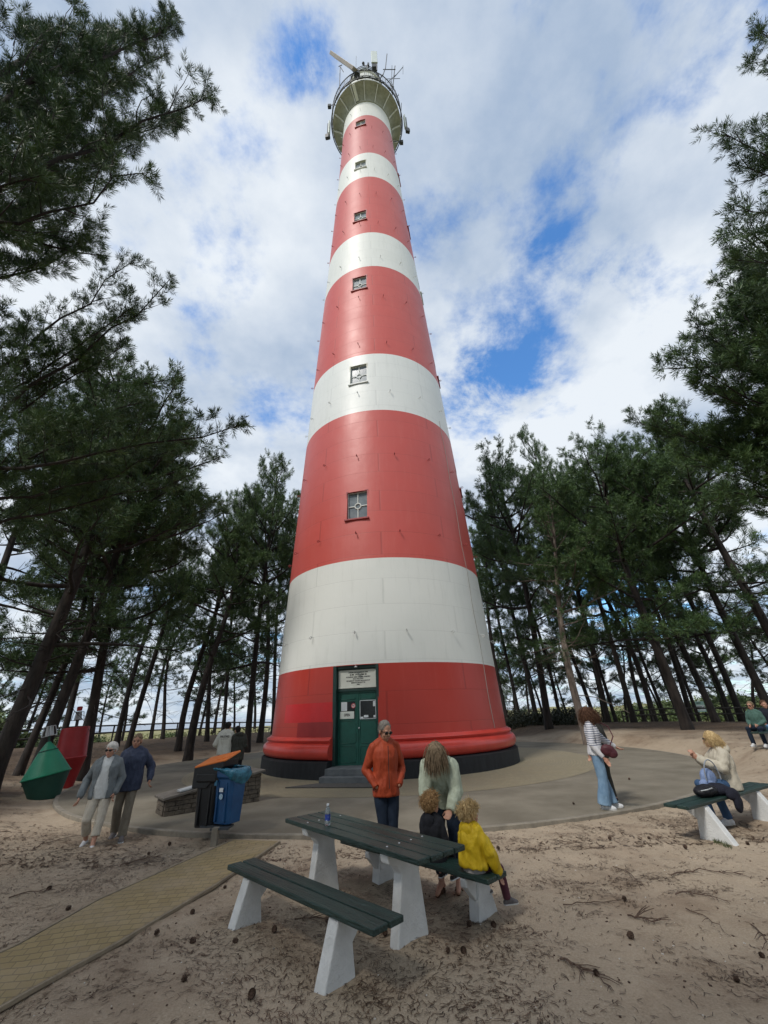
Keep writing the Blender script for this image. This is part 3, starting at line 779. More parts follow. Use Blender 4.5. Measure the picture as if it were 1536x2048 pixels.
whip([(802, 226, 18.5), (803, 206, 18.5)], .03)
whip([(790, 194, 17.9), (797, 191, 17.9), (797, 188, 17.9)], .03)
whip([(712, 134, 16), (712.5, 112, 16)], .018)
for (px, py, s_) in ((659, 213, -1), (803, 285, 1)):
    c = LP(px, py, 18.6 if s_ < 0 else 20.6); e = empty('floodlight', (0, 0, 0)); e.parent = LH
    mb = MB(); mb.box(c, (.35, .3, .45)); mb.build('lamp_head', M_metal_d, e, bevel=.03)
    mb = MB(); mb.tube([c + Vector((0, 0, .15)), c + Vector((-s_ * .3, 0, .35)), c + Vector((-s_ * .85, 0, .2))], .035, 6); mb.build('lamp_arm', M_metal_d, e)
mb = MB(); c = LP(744, 131, 16.1)
for dx in (-.45, .45): mb.tube([c + Vector((dx, 0, -1.2)), c + Vector((dx, 0, .3))], .05, 6)
mb.box(c + Vector((-.35, 0, .2)), (.18, .18, .55)); mb.ell(c + Vector((-.85, 0, .6)), (.14, .14, .14)); mb.tube([c + Vector((-.85, 0, .6)), c + Vector((-.4, 0, -.6))], .03, 6)
mb.build('equipment_mast', M_metal_d, LH)

# ------------------------------------------------------------------ pines
def needle_mat(name, c1, c2):
    M = bpy.data.materials.new(name); M.use_nodes = True; t = M.node_tree; p = t.nodes['Principled BSDF']
    a = t.nodes.new('ShaderNodeAttribute'); a.attribute_name = 'tone'
    mi = t.nodes.new('ShaderNodeMix'); mi.data_type = 'RGBA'; t.links.new(a.outputs['Fac'], mi.inputs['Factor'])
    mi.inputs['A'].default_value = (*c1, 1); mi.inputs['B'].default_value = (*c2, 1)
    t.links.new(mi.outputs['Result'], p.inputs['Base Color']); p.inputs['Roughness'].default_value = .5; p.inputs['Specular IOR Level'].default_value = .35
    return M
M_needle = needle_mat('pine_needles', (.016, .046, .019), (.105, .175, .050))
M_leaf = needle_mat('shrub_leaves', (.045, .075, .025), (.15, .19, .07))
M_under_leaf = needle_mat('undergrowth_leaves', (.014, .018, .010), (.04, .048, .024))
def rot_about(v, ax, a): return Matrix.Rotation(a, 3, ax) @ v
class Pine:
    def __init__(s, seed):
        s.rg = random.Random(seed); s.wood = MB(); s.tp = []; s.td = []; s.tt = []
    def path(s, p0, d0, L, n, up=.0, wig=.12):
        rg = s.rg; P = [Vector(p0)]; d = Vector(d0).normalized()
        for i in range(n):
            d = (d + Vector((rg.gauss(0, wig), rg.gauss(0, wig), rg.gauss(0, wig) + up))).normalized()
            P.append(P[-1] + d * (L / n))
        return P
    def tuft(s, p, d, tone):
        s.tp.append(p); s.td.append(d); s.tt.append(tone)
    def foliage_on(s, P, frm, dens, big=1.0, tone=.5):
        rg = s.rg; n = len(P) - 1
        Ltot = sum((P[i + 1] - P[i]).length for i in range(n))
        k = max(2, int(Ltot / dens))
        for j in range(k + 1):
            t = frm + (1 - frm) * j / k; f = t * n; i = min(n - 1, int(f)); q = P[i].lerp(P[i + 1], f - i); d = (P[i + 1] - P[i]).normalized()
            for q_ in range(2 if rg.random() < .6 else 1):
                sd = Vector((rg.gauss(0, 1), rg.gauss(0, 1), rg.gauss(.35, .8))).normalized()
                s.tuft(q + sd * rg.uniform(.04, .20) * big, (d * rg.uniform(.5, 1) + sd * rg.uniform(.4, 1.0) + Vector((0, 0, .12))).normalized(), min(1, max(0, tone + rg.gauss(0, .22))))
        s.end_cluster(P[-1], (P[-1] - P[-2]).normalized(), tone)
    def end_cluster(s, p, d, tone, k=4, R=.12):
        rg = s.rg
        for _ in range(k):
            sd = Vector((rg.gauss(0, 1), rg.gauss(0, 1), rg.gauss(0, 1))).normalized()
            s.tuft(p + sd * R * rg.random(), (d * .8 + sd * .9).normalized(), min(1, max(0, tone + .1 + rg.gauss(0, .15))))
    def limb(s, P, r, frm=.3, step=.42, sub=.45, tone=.5, dens=.24):
        rg = s.rg; n = len(P) - 1
        s.wood.tube(P, [max(.008, r * (1 - .85 * i / n)) for i in range(n + 1)], 5, cap=False)
        L_ = sum((P[i + 1] - P[i]).length for i in range(n)); sideflag = 1
        k = max(2, int(L_ * (1 - frm) / step))
        for j in range(k):
            t = frm + (1 - frm) * (j + rg.random() * .6) / k; f = t * n; i = min(n - 1, int(f)); q = P[i].lerp(P[i + 1], f - i); d = (P[i + 1] - P[i]).normalized()
            sideflag = -sideflag
            dd = rot_about(d, 'Z', sideflag * rg.uniform(.5, 1.15)); dd.z += rg.uniform(-.05, .5)
            l = (sub * L_ * (1 - t) + .45) * rg.uniform(.7, 1.2); l = min(l, 2.2)
            Q = s.path(q, dd, l, 4, .10, .14)
            s.wood.tube(Q, [.012 + .006 * l, .010, .008, .006, .004], 4, cap=False)
            s.foliage_on(Q, .25, dens, tone=tone)
            if l > 1.0:
                for g in (.35, .6, .8):
                    qi = Q[0].lerp(Q[-1], g); d3 = rot_about(dd, 'Z', rg.choice((-1, 1)) * rg.uniform(.5, 1)); d3.z += .2
                    Q2 = s.path(qi, d3, rg.uniform(.3, .65), 2, .12, .12); s.wood.tube(Q2, [.008, .006, .004], 3, cap=False); s.foliage_on(Q2, .2, dens, tone=tone)
        s.foliage_on(P, .62, dens, tone=tone)
    def crown_mesh(s, K, length, width, shoot, seed, mat_):
        rs = np.random.RandomState(seed); N_ = len(s.tp)
        P = np.array([tuple(p) for p in s.tp]); D = np.array([tuple(d) for d in s.td]); T = np.array(s.tt)
        P = np.repeat(P, K, 0); D = np.repeat(D, K, 0); T = np.repeat(T, K)
        n = N_ * K
        R = rs.normal(size=(n, 3)); R -= D * (R * D).sum(1, keepdims=True); R /= np.linalg.norm(R, axis=1, keepdims=True)
        u = rs.rand(n, 1); spread = .55 + 1.15 * (1 - u) * rs.rand(n, 1)
        nd_ = D * (.75 + .3 * u) + R * spread; nd_ /= np.linalg.norm(nd_, axis=1, keepdims=True)
        base = P + D * (u - .35) * shoot
        tip = base + nd_ * length * rs.uniform(.7, 1.15, (n, 1))
        W = np.cross(nd_, rs.normal(size=(n, 3))); W /= np.linalg.norm(W, axis=1, keepdims=True); W *= width * .5
        mid = base + (tip - base) * .45
        V = np.empty((n, 4, 3), np.float32); V[:, 0] = base; V[:, 1] = mid + W; V[:, 2] = tip; V[:, 3] = mid - W
        me = bpy.data.meshes.new('crown'); me.vertices.add(n * 4); me.vertices.foreach_set('co', V.ravel())
        me.loops.add(n * 4); me.loops.foreach_set('vertex_index', np.arange(n * 4, dtype=np.int32))
        me.polygons.add(n); me.polygons.foreach_set('loop_start', np.arange(0, n * 4, 4, dtype=np.int32)); me.polygons.foreach_set('loop_total', np.full(n, 4, np.int32))
        me.update(calc_edges=True)
        a = me.attributes.new('tone', 'FLOAT', 'FACE'); tt = np.clip(T + rs.normal(0, .12, n), 0, 1).astype(np.float32); a.data.foreach_set('value', tt)
        me.materials.append(mat_); return me
def trunk_path(rg, H, lean, n=10, wob=.10):
    P = []; x = y = 0; wx, wy = rg.uniform(0, 6), rg.uniform(0, 6)
    for i in range(n + 1):
        t = i / n; P.append(Vector((lean[0] * H * t + wob * H * .09 * math.sin(wx + 3.2 * t) * t, lean[1] * H * t + wob * H * .09 * math.sin(wy + 2.7 * t) * t, H * t)))
    return P
def grow_pine(seed, H, dia, cs=.42, Lm=3.0, nl=34, lean=(0, 0), dead=9, K=13, nlen=.21, nwid=.022, shoot=.30, targets=(), bark=None, dens=.25, base=None, wob=.3, tsub=.34, tone=.45, step=.42):
    p = Pine(seed); rg = p.rg
    T = trunk_path(rg, H, lean, wob=wob); n = len(T) - 1
    def tp(t): f = t * n; i = min(n - 1, int(f)); return T[i].lerp(T[i + 1], f - i)
    r0 = dia / 2
    pts = [T[0] + Vector((0, 0, -.4))] + [tp(t) for t in (.012, .03, .06, .12, .2, .3, .4, .5, .6, .7, .8, .9, 1)]
    rr = [r0 * 1.5, r0 * 1.25, r0 * 1.12, r0 * 1.03] + [r0 * (1 - .86 * t ** 1.15) for t in (.06, .12, .2, .3, .4, .5, .6, .7, .8, .9, 1)][0:10]
    rr = rr[:len(pts)]
    while len(rr) < len(pts): rr.append(r0 * .12)
    p.wood.tube(pts, rr, 12)
    for i in range(dead):                       # dead lower branches
        t = rg.uniform(.16, cs + .08); q = tp(t); a = rg.uniform(0, 2 * PI)
        d = Vector((math.cos(a), math.sin(a), rg.uniform(-.25, .35)))
        P = p.path(q, d, rg.uniform(.5, 2.4), 5, -.02, .16); r = rg.uniform(.010, .026)
        p.wood.tube(P, [r * (1 - .14 * k) for k in range(6)], 4, cap=False)
        for g in (2, 3, 4):
            if rg.random() < .6: p.wood.tube(p.path(P[g], d + Vector((rg.gauss(0, .6), rg.gauss(0, .6), rg.gauss(0, .4))), rg.uniform(.2, .7), 2, -.02, .2), [.008, .006, .004], 3, cap=False)
    for i in range(nl):
        t = cs + (1 - cs) * ((i + rg.random()) / nl) ** .80; t = cs + (1 - cs) * (round((t - cs) / (1 - cs) * 11 + rg.gauss(0, .22)) / 11) if rg.random() < .75 else t; t = max(cs, t); q = tp(min(t, .995)); u = (t - cs) / (1 - cs)
        a = i * 2.39996 + rg.uniform(-.4, .4); el = R_(-6 + 44 * u ** 1.3 + rg.gauss(0, 9))
        l = Lm * (.70 + .55 * math.sin(PI * min(1, u * 1.1 + .12))) * (1 - .30 * u ** 2.2) * (rg.uniform(.35, 1.2) if rg.random() < .8 else .3)
        d = Vector((math.cos(a) * math.cos(el), math.sin(a) * math.cos(el), math.sin(el)))
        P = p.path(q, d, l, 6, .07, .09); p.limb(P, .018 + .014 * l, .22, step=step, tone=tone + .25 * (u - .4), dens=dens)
    for (z_, tgt) in targets:                   # named long limbs
        q = tp(min(.99, z_ / H)); tgt = Vector(tgt) - (base or Vector()); d = tgt - q; l = d.length
        P = []
        for k in range(9):
            s_ = k / 8; v = q.lerp(tgt, s_); v.z += -.05 * l * math.sin(PI * s_); P.append(v + Vector((rg.gauss(0, .05), rg.gauss(0, .05), rg.gauss(0, .05))) * (0 if k in (0, 8) else 1) * (l * .25))
        p.limb(P, .016 + .006 * l, .28, step=step, sub=tsub, tone=tone, dens=dens)
    wood = mesh_from('trunk', p.wood.V, p.wood.F, bark or M_bark, smooth=True)
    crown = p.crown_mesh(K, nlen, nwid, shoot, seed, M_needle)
    return wood, crown
def place_pine(meshes, x, y, rz=0.0, sc=(1, 1, 1), label='', group='pine trees round the lighthouse', z=None):
    e = empty('pine_tree', (x, y, (zt(x, y) if z is None else z)), rz, label, 'pine tree', group)
    e.scale = sc
    link('trunk', meshes[0], e); link('crown', meshes[1], e)
    return e
# variants used at middle distance
VAR = {}
for k, (cs, Lm, nl, wob, H) in enumerate([(.30, 3.0, 44, .45, 12), (.36, 2.8, 38, .7, 12), (.26, 3.3, 48, .35, 12), (.40, 2.8, 34, 1.0, 12), (.33, 3.0, 40, .5, 12)]):
    VAR[k] = grow_pine(100 + k, H, .34, cs, Lm, nl, ((-1) ** k * .02, 0), dead=26, K=26, nlen=.17, nwid=.017, shoot=.24, wob=wob * 1.9, bark=M_bark, dens=.38, step=.40)
VARP = (mesh_from('trunk', *(lambda me: ([v.co for v in me.vertices], [list(p.vertices) for p in me.polygons]))(VAR[0][0]), M_bark_pale, smooth=True), VAR[0][1])
def solve_H(x, y, ytop):
    z0 = zt(x, y); lo, hi = 2, 40
    for _ in range(30):
        m_ = (lo + hi) / 2
        if proj((x, y, z0 + m_))[1] > ytop: lo = m_
        else: hi = m_
    return lo
# (pixel x of the foot, camera depth, trunk diameter, pixel y of the tree top, variant, what sets it apart)
TREES = [
    (12, 12.5, .56, 760, 2, 'thick dark trunk nearest the left edge, rising behind the yellow lidded bin'),
    (62, 15.5, .26, 960, 1, 'slender pine between the two thick trunks left of the green buoy'),
    (92, 14.0, .46, 830, 0, 'thick leaning pine directly behind the green buoy'),
    (128, 19.5, .34, 930, 4, 'straight dark pine between the green and red buoys'),
    (186, 16.0, .46, 900, 2, 'stout pine right of the red buoy, behind the walking couple'),
    (238, 25.0, .36, 985, 3, 'crooked pine standing against the ridge fence'),
    (262, 23.0, .36, 1030, 1, 'pine leaning right in front of the ridge fence'),
    (362, 24.0, .42, 1045, 3, 'pine with a hooked lower branch left of the hugging couple'),
    (384, 21.5, .52, 1060, 4, 'pale barked pine just left of the couple seen from behind'),
    (416, 28.0, .34, 1040, 1, 'thin pine behind the pale barked trunk left of the hugging couple'),
    (446, 32.0, .34, 1045, 0, 'slim pine far behind the man in the cream sweatshirt'),
    (497, 25.0, .44, 950, 2, 'tall pine just left of the lighthouse with a spiky top'),
    (521, 28.0, .44, 1010, 4, 'dark pine touching the lighthouse outline on its left side'),
    (546, 33.0, .36, 1010, 0, 'pine mostly hidden behind the left flank of the lighthouse'),
    (305, 38.0, .36, 1130, 0, 'small far pine beyond the ridge fence'),
    (165, 32.0, .40, 1040, 4, 'far pine seen between the two buoys'),
    (30, 26.0, .44, 960, 1, 'background pine behind the thick leftmost trunks'),
    (-90, 19.0, .5, 800, 0, 'pine at the left edge showing only its crown'),
    (1018, 36, .46, 1060, 1, 'first pine right of the lighthouse, far back'),
    (1044, 39, .40, 1040, 0, 'second pine right of the lighthouse, set far back'),
    (1078, 35, .46, 1000, 4, 'twin stemmed looking pine right of the lighthouse'),
    (1100, 28, .56, 925, 2, 'broad pine with the rounded top right of the lighthouse'),
    (1126, 36, .38, 1040, 3, 'bent pine behind the broad round topped one'),
    (1172, 21, .50, 1000, 'p', 'pale barked pine behind the woman in the striped top'),
    (1196, 34, .40, 1080, 1, 'straight pine just right of the striped woman, far back'),
    (1222, 31, .40, 880, 4, 'pine with the tallest pointed top right of the lighthouse'),
    (1238, 36, .36, 1010, 0, 'thin dark pine behind the pointed topped one'),
    (1274, 29, .46, 960, 2, 'pine midway between the striped woman and the seated woman'),
    (1296, 34, .40, 1040, 3, 'leaning pine in the dark undergrowth right of centre'),
    (1316, 31, .46, 930, 3, 'forked pine standing in the dark undergrowth'),
    (1342, 37, .34, 1020, 1, 'thin pine left of the thickest trunk on the right'),
    (1378, 21, .66, 905, 2, 'thickest pine on the right, behind the seated blonde woman'),
    (1392, 30, .44, 980, 0, 'pine right behind the thickest trunk on the right'),
    (1408, 36, .36, 1040, 4, 'slim pine left of the white notice board'),
    (1440, 25, .48, 960, 1, 'pine right of the white notice board'),
    (1472, 31, .42, 1020, 4, 'pine between the notice board and the far bench'),
    (1494, 27, .46, 930, 3, 'pine leaning behind the people on the far bench'),
    (1560, 22, .50, 890, 2, 'pine at the right edge behind the far bench'),
    (1640, 19, .55, 820, 0, 'pine at the right edge with only its crown in view'),
]
rt_ = random.Random(7)
FAR = [(-60, 30), (-10, 40), (55, 34), (110, 44), (205, 48), (250, 42), (330, 30), (400, 42), (430, 38), (470, 46), (510, 40), (1005, 44), (1030, 50), (1062, 46), (1090, 42), (1140, 45), (1160, 40), (1208, 44), (1258, 42), (1330, 44), (1365, 40), (1425, 38), (1455, 40), (1520, 34), (1600, 30), (1660, 26)]
for i, (px, dpt) in enumerate(FAR):
    P = dep(px, 1450, dpt)
    place_pine(VAR[i % 5], P.x, P.y, i * 1.1, (.8, .8, rt_.uniform(.72, 1.0)), ('thin pine trunk far back in the wood left of the lighthouse' if px < 700 else 'thin pine trunk far back in the wood right of the lighthouse'), 'background pines')
for px, dpt, dia, ytop, v, lab in TREES:
    P = dep(px, 1465, dpt); H = solve_H(P.x, P.y, ytop)
    sxy = dia / .42
    me = VARP if v == 'p' else VAR[v]
    sz = H / 12.0
    sxy2 = max(min(sxy, 1.4), .8)
    place_pine(me, P.x, P.y, rt_.uniform(0, 2 * PI), (sxy2 * (.9 + .1 * sz), sxy2 * (.9 + .1 * sz), sz), lab)
# trees behind the camera and outside the frame: the wood goes on all round and shades the foreground
for (x, y, v, s_) in [(-6.5, -5, 0, 1.25), (-2.5, -8, 2, 1.3), (3, -6.5, 1, 1.2), (8, -5, 4, 1.3), (-11, -2, 2, 1.3), (13, 0, 0, 1.3), (-.5, -13, 2, 1.3), (5.5, -12, 0, 1.4), (-6, -12, 4, 1.35), (14, 8.5, 2, 1.3), (-15, 6.5, 1, 1.4)]:
    place_pine(VAR[v], x, y, x * 1.7, (1.25, 1.25, s_), 'pine of the surrounding wood behind the photographer', 'pine trees outside the picture')
# near trees whose branches hang into the picture
b1 = Vector((-8.3, 3.9, zt(-8.3, 3.9)))
tg = [(9, at(425, 190, 4.2)), (8.6, at(300, 345, 4.4)), (11, at(350, 25, 4.0)), (10, at(330, 110, 4.6)), (9.5, at(350, 240, 5)), (7.5, at(200, 330, 5.5)), (10.5, at(230, 60, 4.6)), (7.2, at(150, 250, 5.6)), (6.6, at(180, 480, 6))]
place_pine(grow_pine(11, 17.5, .42, .30, 2.4, 26, (.02, 0), dead=6, K=42, nlen=.15, nwid=.0095, shoot=.18, targets=tg, base=b1, dens=.30, step=.36), b1.x, b1.y, 0, (1, 1, 1), 'tall near pine whose needled branches fill the upper left corner')
b2 = Vector((-12.3, 9.0, zt(-12.3, 9.0)))
tg = [(7, at(340, 558, 7.6)), (7.5, at(480, 850, 8.2)), (6.2, at(300, 800, 9)), (6.0, at(350, 900, 9.6)), (10, at(270, 520, 7.5)), (7.6, at(250, 690, 8.5)), (5.6, at(380, 950, 11)), (8.6, at(270, 610, 7.6))]
place_pine(grow_pine(12, 13.0, .5, .30, 1.9, 32, (-.02, 0), tsub=.19, dead=8, K=30, nlen=.16, nwid=.013, shoot=.20, targets=tg, base=b2, dens=.30, step=.36), b2.x, b2.y, 0, (1, 1, 1), 'near pine on the left with long limbs reaching towards the lighthouse at mid height')
b3 = Vector((11.6, 4.9, zt(11.6, 4.9)))
tg = [(9.5, at(1440, 262, 4.6)), (8.5, at(1465, 420, 5.2)), (11, at(1518, 60, 4.4)), (8, at(1480, 330, 5)), (8.6, at(1470, 520, 6)), (9, at(1520, 260, 5))]
place_pine(grow_pine(13, 13, .40, .46, 1.6, 20, (.03, 0), dead=6, K=34, nlen=.14, nwid=.011, shoot=.18, targets=tg, base=b3, dens=.28, step=.34), b3.x, b3.y, 0, (1, 1, 1), 'near pine at the right edge whose high branches poke into the sky')
b4 = Vector((13.8, 10.0, zt(13.8, 10.0)))
tg = [(8.0, at(1362, 712, 9)), (8.6, at(1385, 640, 9)), (7.2, at(1392, 765, 9.6)), (9.2, at(1430, 560, 9)), (6.6, at(1300, 850, 11.5)), (6.4, at(1262, 838, 12)), (6.4, at(1350, 905, 11.5)), (9.6, at(1450, 480, 9)), (6.0, at(1400, 930, 11)), (5.8, at(1440, 1010, 11)), (7.4, at(1440, 800, 10)), (8.2, at(1460, 700, 9.5))]
place_pine(grow_pine(14, 14.0, .5, .34, 3.1, 52, (-.02, 0), dead=8, K=26, nlen=.16, nwid=.016, shoot=.22, targets=tg, base=b4, dens=.30, step=.36), b4.x, b4.y, 0, (1, 1, 1), 'big near pine at the right edge, its dark crown filling the sky above the bench')

# ------------------------------------------------------------------ shrubs and undergrowth
def leaf_mass(name, pts_fn, n, size, seed, M):
    rs = np.random.RandomState(seed); C_ = pts_fn(rs, n)
    T = rs.rand(n)
    D = rs.normal(size=(n, 3)); D /= np.linalg.norm(D, axis=1, keepdims=True); W = np.cross(D, rs.normal(size=(n, 3))); W /= np.linalg.norm(W, axis=1, keepdims=True)
    s_ = size * rs.uniform(.6, 1.3, (n, 1)); V = np.empty((n, 4, 3), np.float32)
    V[:, 0] = C_ - D * s_; V[:, 1] = C_ + W * s_ * .5; V[:, 2] = C_ + D * s_; V[:, 3] = C_ - W * s_ * .5
    me = bpy.data.meshes.new(name); me.vertices.add(n * 4); me.vertices.foreach_set('co', V.ravel()); me.loops.add(n * 4); me.loops.foreach_set('vertex_index', np.arange(n * 4, dtype=np.int32))
    me.polygons.add(n); me.polygons.foreach_set('loop_start', np.arange(0, n * 4, 4, dtype=np.int32)); me.polygons.foreach_set('loop_total', np.full(n, 4, np.int32)); me.update(calc_edges=True)
    a = me.attributes.new('tone', 'FLOAT', 'FACE'); a.data.foreach_set('value', T.astype(np.float32)); me.materials.append(M); return me
def shrub_mesh(seed):
    def f(rs, n):
        k = 26; cc = rs.normal(size=(k, 3)); cc /= np.linalg.norm(cc, axis=1, keepdims=True); cc *= rs.uniform(.35, .95, (k, 1)); cc[:, 2] = np.abs(cc[:, 2]) * .9 + .15
        i = rs.randint(0, k, n); return cc[i] + rs.normal(0, .17, (n, 3))
    return leaf_mass('foliage', f, 5200, .06, seed, M_leaf)
SH = [shrub_mesh(s_) for s_ in (1, 2, 3)]
st = MB()
for k in range(7): a = k * .9; st.tube([(0, 0, -.3), (.25 * math.cos(a), .25 * math.sin(a), .3), (.6 * math.cos(a), .6 * math.sin(a), .9)], [.05, .035, .015], 5)
STM = mesh_from('stems', st.V, st.F, M_bark)
for i, (px, dpt, sc, lab) in enumerate([
        (1290, 58, 2.6, 'rounded shrub on the dune left of the white notice board'), (1340, 66, 3.2, 'wide shrub on the dune behind the notice board'), (1385, 56, 2.8, 'green bush just above the notice board'),
        (1440, 60, 3.4, 'large green bush on the dune right of the notice board'), (1490, 52, 3.0, 'bright green bush above the far bench'), (1540, 46, 3.0, 'bush at the right edge above the far bench'),
        (1240, 62, 2.0, 'low bush on the dune right of the striped woman'), (20, 34, 2.4, 'green bush behind the leftmost trunks'), (75, 38, 2.3, 'bush behind the reflector of the green buoy'), (130, 42, 2.6, 'bush between the two buoy reflectors'),
        (-40, 28, 2.6, 'dark bush at the left edge behind the yellow lidded bin'), (455, 52, 1.8, 'small pale bush beyond the fence behind the hugging couple'), (350, 60, 1.6, 'small bush on the dune beyond the ridge fence'), (190, 46, 1.8, 'bush seen over the red buoy')]):
    P = dep(px, 1440, dpt); z = zt(P.x, P.y)
    e = empty('shrub', (P.x, P.y, z), i * 1.3, lab, 'shrub', 'shrubs on the dunes beyond the pines'); e.scale = (sc * 1.15, sc * 1.15, sc)
    link('foliage', SH[i % 3], e); link('stems', STM, e)
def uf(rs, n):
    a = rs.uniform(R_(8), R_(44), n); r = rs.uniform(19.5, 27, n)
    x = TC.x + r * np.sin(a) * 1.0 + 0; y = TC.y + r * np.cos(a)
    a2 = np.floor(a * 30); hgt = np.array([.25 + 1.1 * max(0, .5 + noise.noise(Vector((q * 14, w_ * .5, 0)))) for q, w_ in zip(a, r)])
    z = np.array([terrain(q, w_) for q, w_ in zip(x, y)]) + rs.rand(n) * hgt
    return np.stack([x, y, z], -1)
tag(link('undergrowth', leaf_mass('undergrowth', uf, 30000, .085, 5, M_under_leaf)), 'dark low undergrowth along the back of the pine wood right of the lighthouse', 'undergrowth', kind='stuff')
def gf(rs, n):
    x = np.concatenate([rs.uniform(-60, -6, n // 2), rs.uniform(14, 90, n - n // 2)]); y = rs.uniform(42, 110, n)
    z = np.array([terrain(q, w_) for q, w_ in zip(x, y)]) + rs.rand(n) * .5
    return np.stack([x, y, z], -1)
M_dg = needle_mat('dune_grass_blades', (.16, .17, .07), (.36, .34, .18))
tag(link('dune_grass', leaf_mass('dune_grass', gf, 30000, .22, 6, M_dg)), 'pale green marram grass on the dunes beyond the pines', 'grass', kind='stuff')

# ------------------------------------------------------------------ fences
M_fence = mat('weathered_fence', (.035, .03, .026), (.08, .07, .06), 8, .9, .4, 40)
def fence(pts, h, lab, rails=2):
    e = empty('rail_fence', (pts[0].x, pts[0].y, zt(pts[0].x, pts[0].y)), 0, lab, 'fence', None)
    o = Vector(e.location)
    G = [Vector((p.x, p.y, zt(p.x, p.y))) for p in pts]; posts = []
    for a, b in zip(G, G[1:]):
        n = max(1, int((b - a).length / 2.3))
        for k in range(n): q = a.lerp(b, k / n); posts.append(Vector((q.x, q.y, zt(q.x, q.y))))
    posts.append(G[-1])
    for p in posts:
        mb = MB(); mb.tube([p - o + Vector((0, 0, -.3)), p - o + Vector((0, 0, h))], .055, 7); mb.build('post', M_fence, e)
    for r_ in range(rails):
        for a, b in zip(posts, posts[1:]):
            mb = MB(); z = h * (.97 - .42 * r_); mb.tube([a - o + Vector((0, 0, z)), b - o + Vector((0, 0, z))], .05, 6); mb.build('rail', M_fence, e)
fence([dep(px, 1470, d_) for px, d_ in [(-120, 17), (-20, 20), (70, 23), (150, 26), (225, 29), (300, 31.5), (352, 33), (430, 36), (520, 39), (575, 41)]], 1.05, 'weathered wooden rail fence along the sandy ridge left of the lighthouse')
fence([dep(px, 1450, d_) for px, d_ in [(1250, 33), (1310, 30), (1370, 28.5), (1430, 27.5), (1500, 26.5), (1580, 26)]], .85, 'low dark rail fence behind the seated woman at the right')
# notice board
P = dep(1408, 1440, 42); e = empty('notice_board', (P.x, P.y, zt(P.x, P.y)), .3, 'white and pale green notice board on posts beyond the pines at the right', 'sign')
zc = at(1404, 1413, P.y).z - zt(P.x, P.y)
mb = MB(); mb.box((0, 0, zc), (1.5, .06, 1.0)); bd = mb.build('board', mat('board_green', (.30, .50, .46), (.35, .55, .5), 3, .5), e)
mb = MB(); mb.box((0, -.036, zc - .12), (1.3, .01, .55)); mb.build('panel', M_paper, bd)
mb = MB(); mb.box((-.1, -.043, zc - .02), (.8, .004, .06)); mb.box((.0, -.043, zc - .2), (.9, .004, .05)); mb.box((0, -.043, zc + .34), (.6, .004, .09)); mb.build('print', M_ink, bd)
for sx in (-.65, .65): mb = MB(); mb.box((sx, .05, (zc + .4) / 2 - .2), (.09, .06, zc + .8)); mb.build('post', M_fence, e)

# ------------------------------------------------------------------ picnic table and benches
def frame2(center, axis):
    a = Vector((axis[0], axis[1], 0)).normalized(); n = Vector((-a.y, a.x, 0)); return a, n
def plank_set(name, e, mid, a, L_, widths, gap, ztop, th, n):
    # planks along local x; e is aligned with the axis
    tot = sum(widths) + gap * (len(widths) - 1); y = -tot / 2
    for i, w_ in enumerate(widths):
        mb = MB(); mb.box((rnd.uniform(-.006, .006), y + w_ / 2, ztop - th / 2), (L_, w_, th)); 
        if i == len(widths) // 2:
            pass
        o = mb.build(name, M_green_wood, e, bevel=.008); y += w_ + gap
    return tot
rnd = random.Random(3)
def leg_mesh(e, x, poly_a, poly_b, th_a=.13, th_b=.075):
    mb = MB(); T = Matrix(((0, 1, 0), (1, 0, 0), (0, 0, 1)))
    # polygons are given in (y,z); extruded along x
    for poly, th in ((poly_a, th_a), (poly_b, th_b)):
        n = len(poly); V = [Vector((x - th / 2, y, z)) for y, z in poly] + [Vector((x + th / 2, y, z)) for y, z in poly]
        mb.add(V, [tuple(range(n - 1, -1, -1)), tuple(range(n, 2 * n))] + [(i, (i + 1) % n, (i + 1) % n + n, i + n) for i in range(n)])
    return mb.build('leg', M_white_conc, e, bevel=.012)
def bench(mid, axis, L_, ztop, xs, lab, flip=1, flare=.31, widths=(.155, .155), sw=.33, cat='bench', deep=.0):
    a = Vector((axis[0], axis[1], 0)).normalized(); rz = math.atan2(a.y, a.x); z0 = zt(*mid)
    e = empty('bench', (mid[0], mid[1], z0), rz, lab, cat, 'concrete legged benches with green planks')
    H = ztop - z0
    plank_set('seat_plank', e, mid, a, L_, widths, .02, H, .045, None)
    o = -flip      # outer side
    h2 = sw / 2
    for x in xs:
        A = [(o * (h2 + flare), -.1), (o * (h2 - .02), H - .045), (o * (h2 - .15), H - .045), (o * (-.05), -.1)]
        if flip < 0: A = A[::-1]
        B = [(o * (h2 - .13), H - .047), (-o * h2, H - .047), (-o * h2, H - .12), (-o * (h2 - .02), H - .125), (o * (h2 - .18), H - .25), (o * (h2 - .17), H - .27), (o * (h2 - .10), H - .27)]
        if flip > 0: B = B
        mb = leg_mesh(e, x, A, B)
    return e
# front bench, rear bench of the picnic set: axis along (0.715,-0.70); its left normal points away from the camera
bench((-.93, 5.02), (.715, -.70), 2.36, .365, (-.78, .68), 'green two plank bench on white concrete legs, nearest the camera before the picnic table', flip=1, flare=.145)
bench((.17, 6.03), (.70, -.71), 2.3, .33, (-.62, .84), 'green plank bench on white legs behind the picnic table, two children sitting on it', flip=-1, flare=.16)
bench((5.48, 8.28), (.857, .516), 2.95, .41, (-.95, .86), 'long green plank bench on flared white concrete legs under the seated blonde woman', flip=1, flare=.28, sw=.36, widths=(.17, .17))
